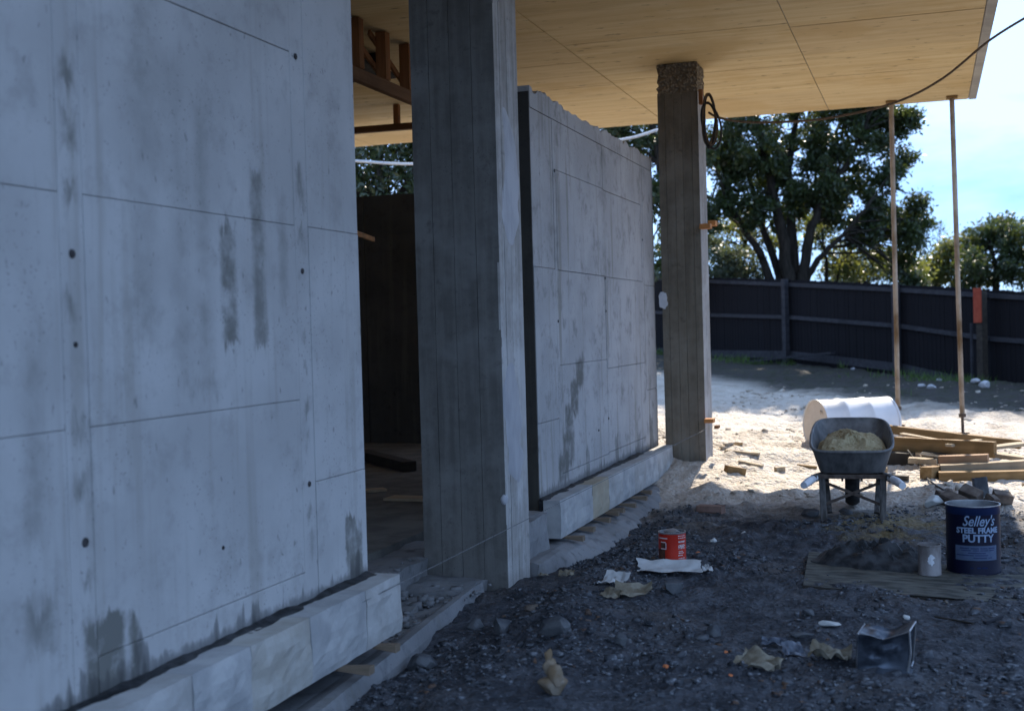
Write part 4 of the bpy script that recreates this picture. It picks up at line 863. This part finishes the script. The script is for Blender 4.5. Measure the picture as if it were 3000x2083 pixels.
pl((2714, 1385), (2750, 1380), 11.15, 11.5, .10, .10, 'square block end beside the lowest beam', OLDWOOD)
pl((2850, 1318), (3000, 1300), 12.2, 12.3, .14, .03, 'flat bleached board at the right end of the pile', OLDWOOD2)
pl((2900, 1330), (3010, 1345), 11.8, 11.5, .12, .04, 'bleached plank end sticking out at the right edge', OLDWOOD2)
pl((2590, 1340), (2680, 1345), 12.3, 12.2, .2, .12, 'dark bearer under the left end of the wide plank', DARKWOOD)
pl((2700, 1338), (2890, 1350), 12.1, 11.9, .2, .10, 'dark bearer hidden beneath the middle of the pile', DARKWOOD)

pl((2640, 1272), (2760, 1292), 12.7, 12.3, .07, .025, 'thin batten lying across the long square timber', OLDWOOD2)
pl((2780, 1305), (2870, 1290), 11.9, 12.6, .06, .025, 'short batten lying askew over the wide old plank', OLDWOOD2)
pl((2690, 1328), (2760, 1338), 11.7, 11.9, .05, .02, 'bleached lath sticking out under the wide old plank', OLDWOOD2)
pl((2765, 1418), (2850, 1412), 10.9, 11.0, .05, .02, 'broken lath on the ground before the lowest beam', OLDWOOD)
# ------------------------------------------------------------------ stones, bricks, debris
def rock(px, py, s, label, m=ROCKG, seed=0, name='stone', cat='stone', dz=.5, n=2, grp=None):
    p = on_ground(px, py); V, f = lump((0, 0, 0), s, seed, n, .18); o = MB().add(V, f).build(name, m, local=True, smooth=False); o.location = (p.x, p.y, p.z+s[2]*dz); return tag(o, label, cat, grp)
def block(px, py, dims, rot, label, m, name='block', cat='block', tilt=0, dz=0, grp=None):
    p = on_ground(px, py); a, b, c = dims; o = MB().box((-a/2, -b/2, 0), (a/2, b/2, c)).build(name, m, local=True, bevel=.008)
    for v in o.data.vertices: v.co += Vector(np.random.default_rng(int(abs(v.co.x*1e4+v.co.y*7e3))).normal(size=3)*.004)
    o.location = (p.x, p.y, p.z-.01+dz); o.rotation_euler = (tilt, tilt*.6, rot); return tag(o, label, cat, grp)
rock(2736, 1478, (.11, .055, .05), 'smooth pale rounded stone at the shade edge left of the broken blocks', ROCKW, 31, n=3)
block(2762, 1462, (.10, .09, .07), .6, 'small broken block beside the rounded pale stone', ROCKB, 'broken_block', 'broken block', .25, grp='broken blocks behind the putty tin')
block(2798, 1476, (.20, .10, .09), -.7, 'long brown broken block leaning left behind the putty tin', ROCKB, 'broken_block', 'broken block', .45, grp='broken blocks behind the putty tin')
block(2842, 1468, (.16, .10, .09), -.5, 'pale-faced broken block directly behind the putty tin', ROCKB, 'broken_block', 'broken block', .5, .03, 'broken blocks behind the putty tin')
block(2876, 1462, (.10, .10, .15), .2, 'upright dark broken block, tallest behind the putty tin', ROCKG, 'broken_block', 'broken block', -.15, .03, 'broken blocks behind the putty tin')
block(2890, 1485, (.07, .09, .12), .7, 'leaning narrow broken block at the foot of the tallest one', ROCKB, 'broken_block', 'broken block', .4, grp='broken blocks behind the putty tin')
block(2930, 1466, (.14, .10, .08), .3, 'sunlit broken block at the right edge behind the putty tin', ROCKB, 'broken_block', 'broken block', .3, .02, 'broken blocks behind the putty tin')
rock(2905, 1495, (.08, .06, .035), 'flat grey stone lying at the foot of the broken blocks', ROCKG, 33)
rock(2780, 1445, (.05, .04, .03), 'small sunlit clod in front of the timber pile', ROCKB, 34)
block(2083, 1487, (.21, .10, .06), -.12, 'old brick lying flat beyond the red tin', BRICK, 'brick', 'brick')
rock(2113, 1496, (.04, .035, .03), 'white stone lump beside the old brick', ROCKW, 41)
rock(2375, 1512, (.07, .06, .045), 'grey rock by the left leg of the wheelbarrow', ROCKG, 42, n=3)
rock(2476, 1505, (.09, .05, .035), 'dark flat rock under the wheelbarrow', ROCKG, 43, n=3)
rock(2182, 1570, (.05, .035, .025), 'pale stone lying on bare earth between red tin and mortar board', ROCKW, 44)
rock(2090, 1588, (.03, .025, .02), 'small grey-white pebble to the right of the red tin', ROCKW, 45)
rock(1972, 1732, (.075, .06, .05), 'pointed grey stone just below the long white paper', ROCKG, 46, n=3)
rock(2092, 1862, (.045, .035, .035), 'upright grey stone in the bare foreground', ROCKG, 47, n=3)
rock(2060, 1872, (.045, .03, .02), 'low flat stone beside the upright foreground stone', ROCKG, 48)
rock(2350, 1862, (.06, .05, .015), 'flat slaty stone left of the dented tin', ROCKG, 49)
rock(2430, 1832, (.055, .04, .018), 'flat pale slab of stone above the crumpled card', ROCKW, 50)
rock(2370, 1800, (.04, .03, .025), 'grey lump at the lower edge of the mortar board', ROCKG, 51)
rock(2655, 1812, (.028, .02, .016), 'small pale stone right of the dented tin', ROCKW, 52)
rock(2770, 1768, (.02, .018, .015), 'pinkish pebble under the front edge of the mortar board', ROCKB, 53)
rock(1470, 1860, (.055, .045, .05), 'chunky grey stone in the rubble below the broad pillar', ROCKG, 54, n=3)
rock(1395, 1838, (.06, .05, .04), 'angular stone on the rubble bank beside the near footing', ROCKG, 55, n=3)
rock(1620, 1865, (.11, .06, .05), 'large dark half-buried stone at the bottom centre', ROCKG, 56, n=3)
rock(1560, 1790, (.05, .045, .03), 'brownish stone at the foot of the broad pillar', ROCKB, 57)
rock(1822, 1890, (.035, .03, .04), 'small bluish upright stone in the middle foreground', ROCKG, 58)
rock(1240, 1960, (.09, .07, .05), 'stone lump against the near footing at the bottom edge', ROCKG, 59, n=3)
for (x, y, s, sd_, lb) in ((2128, 1913, .014, 1, 'orange brick chip nearest the crumpled foreground card'), (1950, 1955, .016, 2, 'orange brick chip by itself at bottom centre'), (2140, 1980, .012, 3, 'orange brick chip on the bottom edge of the ground'), (2045, 1622, .02, 4, 'reddish chip on the ground right of the red tin')):
    rock(x, y, (s*1.3, s, s*.6), lb, REDCH, 60+sd_, 'brick_chip', 'brick chip', .6)
# scraps in the sun
for i, (a, b, w, h, lb, m) in enumerate([((2125, 1326), (2225, 1343), .05, .02, 'long timber splinter on sunlit ground right of the slim pillar', OLDWOOD2), ((2165, 1356), (2235, 1368), .06, .02, 'curved bark-like scrap below the timber splinter', OLDWOOD2), ((2140, 1302), (2168, 1304), .05, .03, 'small dark wood scrap high on the sunlit ground', OLDWOOD),
                                      ((2128, 1385), (2180, 1394), .10, .07, 'brown timber block at the shade edge by the slim pillar', OLDWOOD), ((2272, 1376), (2296, 1378), .05, .045, 'small square timber offcut standing on sunlit ground', OLDWOOD2), ((2336, 1372), (2392, 1374), .04, .025, 'thin timber scrap left of the wheelbarrow', OLDWOOD), ((2575, 1386), (2600, 1388), .06, .05, 'short round wood offcut right of the wheelbarrow tray', OLDWOOD2), ((2612, 1398), (2660, 1412), .06, .04, 'dark scrap of wood between wheelbarrow and timber pile', DARKWOOD)]):
    p = on_ground(*a); q = on_ground(*b); plank(p+Vector((0, 0, h*.5)), q+Vector((0, 0, h*.5)), w, h, lb, m, grp='timber scraps on the sunlit ground')
cpts = [on_ground(*q) + Vector((0, 0, .012)) for q in ((2660, 1355), (2690, 1385), (2715, 1408), (2745, 1428), (2775, 1445))]; cpts[0].z += .1; cpts[1].z += .05
tag(MB().tube(cat_pts(cpts), .008, 6).build('wire', ROPED, smooth=True), 'dark wire trailing from the timber pile over sunlit ground', 'wire')
# planks at the fence foot
p = on_ground(2190, 1062); q = Vector(at(2440, 1034, D=25.4)); plank(p+Vector((0, 0, .03)), q, .14, .04, 'long pale plank leaning on the ground at the fence foot', FRAIL, grp='planks at the fence foot')
p = on_ground(2400, 1056); q = on_ground(2512, 1050); plank(p+Vector((0, 0, .04)), q+Vector((0, 0, .04)), .12, .04, 'shorter dark plank lying right of the long pale plank', DARKWOOD, grp='planks at the fence foot')
for i, (x, y, s) in enumerate(((2520, 1075, .09), (2500, 1085, .07), (2730, 1130, .12), (2700, 1135, .08), (2860, 1135, .1), (2885, 1140, .13), (2750, 1118, .08))):
    rock(x, y, (s, s*.8, s*.6), ['white lump of broken concrete by the fence middle post', 'smaller pale lump beside the white concrete lump', 'white rubble lump in the tree shade between the props', 'pale stone left of the white rubble lump', 'pale rubble near the fence end post', 'larger white rock at the foot of the fence end post', 'stone just above the white rubble lump'][i], PLAST, 70+i)

# ------------------------------------------------------------------ tins
def wrap_text(txt, size, R, a0, z, m, parent, shear=0, bold=0., sx=1., name='lettering', align='CENTER'):
    cu = bpy.data.curves.new('t', 'FONT'); cu.body = txt; cu.size = size; cu.align_x = align; cu.shear = shear; cu.offset = bold; cu.resolution_u = 3
    to = bpy.data.objects.new('t', cu); S.collection.objects.link(to); bpy.context.view_layer.update()
    me = bpy.data.meshes.new_from_object(to.evaluated_get(bpy.context.evaluated_depsgraph_get())); bpy.data.objects.remove(to)
    bm = bmesh.new(); bm.from_mesh(me); bmesh.ops.triangulate(bm, faces=bm.faces[:]); bmesh.ops.subdivide_edges(bm, edges=[e for e in bm.edges if e.calc_length() > .008], cuts=2, use_grid_fill=False); 
    for v in bm.verts:
        a = a0+v.co.x*sx/R; zz = z+v.co.y; v.co = Vector((R*math.cos(a), R*math.sin(a), zz))
    bm.to_mesh(me); bm.free(); me.materials.clear(); me.materials.append(m); o = bpy.data.objects.new(name, me); S.collection.objects.link(o); o.parent = parent; return o
def cyl_patch(R, a0, a1, z0, z1, m, parent, name, n=24):
    P = np.zeros((n+1, 2, 3))
    for i in range(n+1):
        a = a0+(a1-a0)*i/n; P[i, 0] = (R*math.cos(a), R*math.sin(a), z0); P[i, 1] = (R*math.cos(a), R*math.sin(a), z1)
    return MB().grid(P).build(name, m, parent, local=True, fix=False)
# mortar board first (the tins stand on it)
mbd = thing('mortar_board', 'muddy plywood mixing board on the ground at right, tins on it', 'board', (0, 0, 0))
c0 = Vector(at(2352, 1712, Z=.055)); c1_ = Vector(at(2928, 1766, Z=.02)); ex = (c1_-c0).normalized(); cb = Vector(at(2372, 1606, Z=.05)); ey = (cb-c0).normalized()
mbd.location = c0; W_ = 1.55; H_ = 1.05
Q4 = [Vector((0, 0, 0)), ex*W_, ex*W_+ey*H_+Vector((0, 0, .01)), ey*H_]; nx = 30; ny = 20; P = np.zeros((nx+1, ny+1, 3))
for i in range(nx+1):
    for j in range(ny+1):
        u, v = i/nx, j/ny; p = Q4[0]*(1-u)*(1-v)+Q4[1]*u*(1-v)+Q4[2]*u*v+Q4[3]*(1-u)*v; p = p+Vector((0, 0, .006*fbm(np.array([u*4]), np.array([v*4]), 1, 3, 3)[0])); P[i, j] = p
MB().grid(P).build('board_top', PLY, mbd, local=True, smooth=True, fix=False)
MB().prism([q-Vector((0, 0, .006)) for q in Q4], (0, 0, -.022)).build('board_core', DARKWOOD, mbd, local=True)
def on_board(px, py):
    n = ex.cross(ey).normalized(); d = Vector(ray(px, py)); t = (c0-Vector(CAM)).dot(n)/d.dot(n); return Vector(CAM)+d*t
pc = on_board(2853, 1672); big = thing('putty_tin', 'large open dark blue tin lettered STEEL FRAME PUTTY at the right edge', 'tin', (pc.x, pc.y, pc.z+.002))
va = math.atan2(-pc.y, -pc.x)       # direction towards the viewer
Rb, Hb = .150, .395
MB().lathe([(.001, .004), (Rb*.97, .004), (Rb*1.012, 0), (Rb*1.012, .008), (Rb, .012), (Rb, Hb*.87)], 64).build('tin_body', TINB, big, local=True, smooth='auto')
MB().lathe([(Rb, Hb*.87), (Rb*1.006, Hb*.873), (Rb*1.006, Hb*.985)], 64).build('blue_band', TINBL, big, local=True, smooth='auto')
MB().lathe([(Rb*1.006, Hb*.985), (Rb*1.03, Hb*.988), (Rb*1.03, Hb), (Rb*.985, Hb), (Rb*.98, Hb*.9), (Rb*.98, .02), (.001, .02)], 64).build('tin_rim', TINMET, big, local=True, smooth='auto')
ta = va+.10; Rt = Rb+.0018
wrap_text("Selley's", .082, Rt, ta+.12, .285, INK, big, .35, .0012, .80); wrap_text("STEEL FRAME", .044, Rt, ta+.10, .243, INK, big, 0, .0018, .98); wrap_text("PUTTY", .060, Rt, ta+.10, .192, INK, big, 0, .0022, 1.0)
cyl_patch(Rt-.0006, ta-.80, ta+.86, .085, .17, LABELB, big, 'label_panel')
for i, (z, a, b) in enumerate(((.155, -.6, -.25), (.155, -.2, .1), (.155, .15, .42), (.155, .47, .75), (.143, -.55, -.2), (.143, -.12, .1), (.143, .15, .45), (.143, .5, .7), (.128, -.3, .35), (.115, -.75, -.1), (.115, -.05, .45), (.100, -.1, .4), (.100, .45, .6))):
    cyl_patch(Rt+.0003, ta+a, ta+b, z-.0028, z+.0028, INK2, big, 'print_line', 10)
for a, b in ((-.22, -.1), (.02, .16), (.2, .42)): cyl_patch(Rt, ta+a, ta+b, .038, .047, TINBL, big, 'print_line', 6)
ps = on_board(2724, 1686); sm = thing('small_tin', 'small smeared open tin with pale daub beside the large putty tin', 'tin', (ps.x, ps.y+.03, ps.z+.002)); Rs = .064
MB().lathe([(.001, .002), (Rs, 0), (Rs*1.03, .004), (Rs, .008), (Rs, .165), (Rs*1.04, .168), (Rs*1.04, .175), (Rs*.97, .175), (Rs*.96, .03), (.001, .03)], 40, None, .01).build('tin_body', DIRTYT, sm, local=True, smooth='auto')
vs = math.atan2(-ps.y, -ps.x); P = []
for k in range(18):
    a = 2*math.pi*k/18; q = 1+.7*fbm(np.array([math.cos(a)*2]), np.array([math.sin(a)*2]), 1.5, 3, 6)[0]; P.append(((Rs+.0015)*math.cos(vs+.12+.33*q*math.cos(a)), (Rs+.0015)*math.sin(vs+.12+.33*q*math.cos(a)), .095+.026*q*math.sin(a)))
ctr = ((Rs+.003)*math.cos(vs+.12), (Rs+.003)*math.sin(vs+.12), .095)
MB().add(P+[ctr], [(k, (k+1) % 18, 18) for k in range(18)]).build('pale_daub', PALEP, sm, local=True)
# mortar heap on the board
ph = on_board(2555, 1650); nr, na = 16, 44; P = np.zeros((nr+1, na+1, 3))
for i in range(nr+1):
    for k in range(na+1):
        t = i/nr; a = 2*math.pi*k/na; R0 = 1+.25*fbm(np.array([math.cos(a)*1.5]), np.array([math.sin(a)*1.5]), 1.2, 3, 9)[0]; x = .36*R0*t*math.cos(a); y = .24*R0*t*math.sin(a)
        z = .11*(1-t**2.2)*(1+1.1*fbm(np.array([x*7]), np.array([y*7]), 1.5, 5, 19, .75)[0])+.004
        if i == nr: z = -.01
        P[i, k] = (x, y, z)
mh = MB().grid(P).build('mortar_heap', MORT, local=True, smooth='auto'); mh.location = ph; mh.rotation_euler = (0, 0, math.atan2(ex.y, ex.x)); tag(mh, 'dark heap of wet mortar on the mixing board', 'mortar')

pr = on_ground(1964, 1642); rt = thing('red_tin', 'small red tin with white print standing alone on the rubble', 'tin', (pr.x, pr.y+.07, pr.z-.006)); Rr_, Hr = .083, .185
MB().lathe([(.001, .003), (Rr_, 0), (Rr_*1.02, .004), (Rr_, .008), (Rr_, Hr-.010)], 48).build('tin_body', REDT, rt, local=True, smooth='auto')
MB().lathe([(Rr_, Hr-.010), (Rr_*1.025, Hr-.007), (Rr_*1.025, Hr), (Rr_*.94, Hr), (Rr_*.93, Hr-.012), (Rr_*.6, Hr-.012)], 48).build('tin_rim', TINMET, rt, local=True, smooth='auto')
V, f = lump((0, .0, Hr-.004), (Rr_*.8, Rr_*.8, .016), 9, 3, .25); MB().add(V, f).build('crusted_lid', DIRTYT, rt, local=True, smooth=True)
vr = math.atan2(-pr.y, -pr.x); Rq = Rr_+.0014; r = np.random.default_rng(12)
for z, ws in ((.165, .30), (.152, .34), (.132, .30), (.127, .30), (.110, .28), (.104, .30), (.098, .26), (.090, .30), (.072, .16), (.062, .22), (.048, .18), (.030, .26), (.020, .16)):
    a = vr+.42+r.uniform(0, .06)
    while a < vr+.42+ws*2.2 and a < vr+1.35:
        b = a+r.uniform(.03, .12); cyl_patch(Rq, a, b, z-.0026, z+.0026, WPRINT, rt, 'print_mark', 3); a = b+r.uniform(.02, .05)
for a, b, z0, z1 in ((-1.15, -.35, .148, .154), (-.95, -.45, .085, .09), (-.50, -.44, .09, .125), (-.95, -.5, .125, .130)): cyl_patch(Rq, vr+a, vr+b, z0, z1, WPRINT, rt, 'print_mark', 8)
cyl_patch(Rq-.0006, vr-1.3, vr-.55, .012, .084, BRSTAIN, rt, 'dried_stain', 10); cyl_patch(Rq-.0004, vr-.95, vr-.52, .093, .123, BRSTAIN, rt, 'emblem_field', 8)

# dented square tin lying on its side, open end to the right
pb = on_ground(2590, 1968); db = thing('dented_tin', 'dented dark square tin lying on its side at bottom right, open end showing', 'tin', (pb.x, pb.y+.10, pb.z+.0), -.12)
db.rotation_euler = (.10, .05, -.12)
def tin_side(c, eu, ev, nm, amp, seed, n=10):
    P = np.zeros((n+1, n+1, 3))
    for i in range(n+1):
        for j in range(n+1):
            u, v = i/n, j/n; e_ = math.sin(math.pi*u)*math.sin(math.pi*v); p = np.array(c)+np.array(eu)*u+np.array(ev)*v; p = p+np.array(nm)*e_*amp*(.6+1.4*fbm(np.array([u*3]), np.array([v*3]), 1, 3, seed)[0]); P[i, j] = p
    return P
a_, b_, h_ = .205, .17, .185
for k, (c, eu, ev, nm, nme) in enumerate((((-a_/2, -b_/2, 0), (a_, 0, .0), (0, .012, h_), (0, 1, 0), 'front_side'), ((-a_/2, b_/2, 0), (a_, 0, 0), (0, 0, h_-.01), (0, -1, 0), 'back_side'), ((-a_/2, -b_/2+.012, h_), (a_, 0, .0), (0, b_-.012, -.01), (0, 0, -1), 'top_side'), ((-a_/2, -b_/2, .004), (a_, 0, 0), (0, b_, 0), (0, 0, 1), 'under_side'), ((-a_/2, -b_/2, 0), (0, b_, 0), (0, 0, h_), (1, 0, 0), 'closed_end'))):
    MB().grid(tin_side(c, eu, ev, nm, .045, 5+k)).build(nme, BAGM, db, local=True, smooth=True, fix=False)
MB().tube([(a_/2, -b_/2, 0), (a_/2+.01, -b_/2+.006, h_*.5), (a_/2, -b_/2+.012, h_), (a_/2, b_/2, h_-.01), (a_/2, b_/2, .004), (a_/2, -b_/2, 0)], .005, 6).build('open_edge', TINMET, db, local=True)
for q in ((-a_/2, 1), (-a_/2, 0)): MB().tube([(q[0], -b_/2, 0), (q[0], -b_/2+.012, h_), (q[0], b_/2, h_-.01)], .004, 6).build('seam', TINMET, db, local=True)
MB().tube([(-a_/2, -b_/2+.012, h_), (0, -b_/2+.016, h_-.004), (a_/2, -b_/2+.012, h_)], .0035, 6).build('seam', TINMET, db, local=True)
MB().grid(tin_side((a_/2-.12, -b_/2-.07, .012), (.14, .03, 0), (.0, .07, .012), (0, 0, 1), .01, 44, 6)).build('lid_flap', BAGM, db, local=True, smooth=True, fix=False)

for ch in [c for c in bpy.data.objects if c.parent is db]:
    for v in ch.data.vertices:
        x, y, z = v.co; v.co = (x+.10*z*(y+.2), y+.018*math.sin(x*22)*z/h_, z*(1-.16*(.5-x/a_))-.03*math.exp(-((x-.01)/.05)**2)*z/h_)
# papers
def paper(px, py, w, h, rot, m, label, seed, amp=.03, curl=.0, name='paper', lift=.012, cat='paper', n=22, fold=0):
    p = on_ground(px, py); P = np.zeros((n+1, n+1, 3)); r = np.random.default_rng(seed)
    for i in range(n+1):
        for j in range(n+1):
            u, v = i/n-.5, j/n-.5; ed = 1+.14*fbm(np.array([u*4+seed]), np.array([v*4]), 1.1, 3, seed)[0]
            x = u*w*ed; y = v*h*(1+.2*fbm(np.array([u*3+seed]), np.array([1.]), 1, 2, seed+1)[0]); nz = fbm(np.array([u*3+seed]), np.array([v*3]), 1, 3, seed+2, .5)[0]; nr_ = abs(fbm(np.array([u*2.2-seed]), np.array([v*2.2+2]), 1.2, 2, seed+4)[0])
            z = amp*.6*(nz*.5+1.5*nr_)+curl*(abs(u)*2)**2*.5+fold*max(0, v)**1.3
            P[i, j] = (x, y, z)
    P[..., 2] -= np.percentile(P[..., 2], 8)
    o = MB().grid(P).build(name, m, local=True, smooth='auto', fix=False); o.location = p+Vector((0, 0, lift)); o.rotation_euler = (0, 0, rot); return tag(o, label, cat)
paper(1962, 1678, .36, .15, .18, PAPW, 'long creased white paper lying below the red tin', 3, .025, 0, fold=.10, lift=.02)
paper(2068, 1676, .07, .08, .7, PAPW, 'small crumpled white scrap at the end of the long paper', 14, .05, lift=.015)
paper(1800, 1712, .15, .12, -.3, PAPW, 'curled white paper scrap, uppermost of the curled pieces left of the pointed stone', 5, .04, fold=.1)
paper(1858, 1745, .20, .12, .2, PAPC, 'curled dirty cream paper left of the pointed stone', 6, .03, .06, fold=.08)
paper(1790, 1752, .12, .07, -.5, PAPC, 'torn brownish cream paper at the left of the curled pieces', 17, .03, fold=.08)
paper(1660, 1690, .09, .05, .2, PAPC, 'small tan scrap of paper against the footing of the long wall', 18, .03, fold=.05)
paper(1590, 1690, .06, .04, .5, PAPC, 'tiny tan scrap at the foot of the broad pillar', 19, .02)
paper(2225, 1958, .20, .12, -.35, PAPC, 'crumpled tan card in the foreground, left of the two', 7, .06, fold=.08, name='crumpled_card', cat='card')
paper(2432, 1930, .17, .09, -.2, PAPC, 'crumpled yellowish card next to the dented tin', 8, .07, fold=.08, name='crumpled_card', cat='card')
paper(2270, 1893, .12, .07, .1, SCRAP, 'bluish glossy scrap above the crumpled tan card', 9, .03, name='plastic_scrap', cat='scrap', fold=.05)
paper(2325, 1920, .09, .12, .3, SCRAP, 'dark bluish shard right of the crumpled tan card', 10, .02, name='plastic_scrap', cat='scrap', fold=.08)
# brown paper bag standing at the bottom edge
pbg = on_ground(1622, 2030); mb = MB()
for c_, s_, k_ in (((0, 0, .035), (.075, .055, .055), 71), ((.012, -.01, .075), (.05, .04, .05), 75), ((-.016, .005, .105), (.034, .03, .045), 77), ((-.02, 0, .145), (.018, .017, .035), 79)):
    V, f = lump(c_, s_, k_, 3, .3); mb.add(V, f)
o = mb.build('paper_bag', PAPB, local=True, smooth='auto', fix=False); o.location = pbg; tag(o, 'crumpled brown paper bag with twisted top at bottom centre', 'paper bag')
p = on_ground(2740, 1812); q = on_ground(2850, 1832); tag(MB().tube([p+Vector((0, 0, .01)), q+Vector((0, 0, .01))], .005, 6).build('thin_stick', DARKWOOD), 'thin dark stick lying in front of the mortar board', 'stick')
p = on_ground(2885, 1830); q = on_ground(2935, 1812); tag(MB().bar(p+Vector((0, 0, .012)), q+Vector((0, 0, .012)), .02, .012).build('timber_strip', FRAIL), 'short pale timber strip at the right edge below the mortar board', 'timber strip')
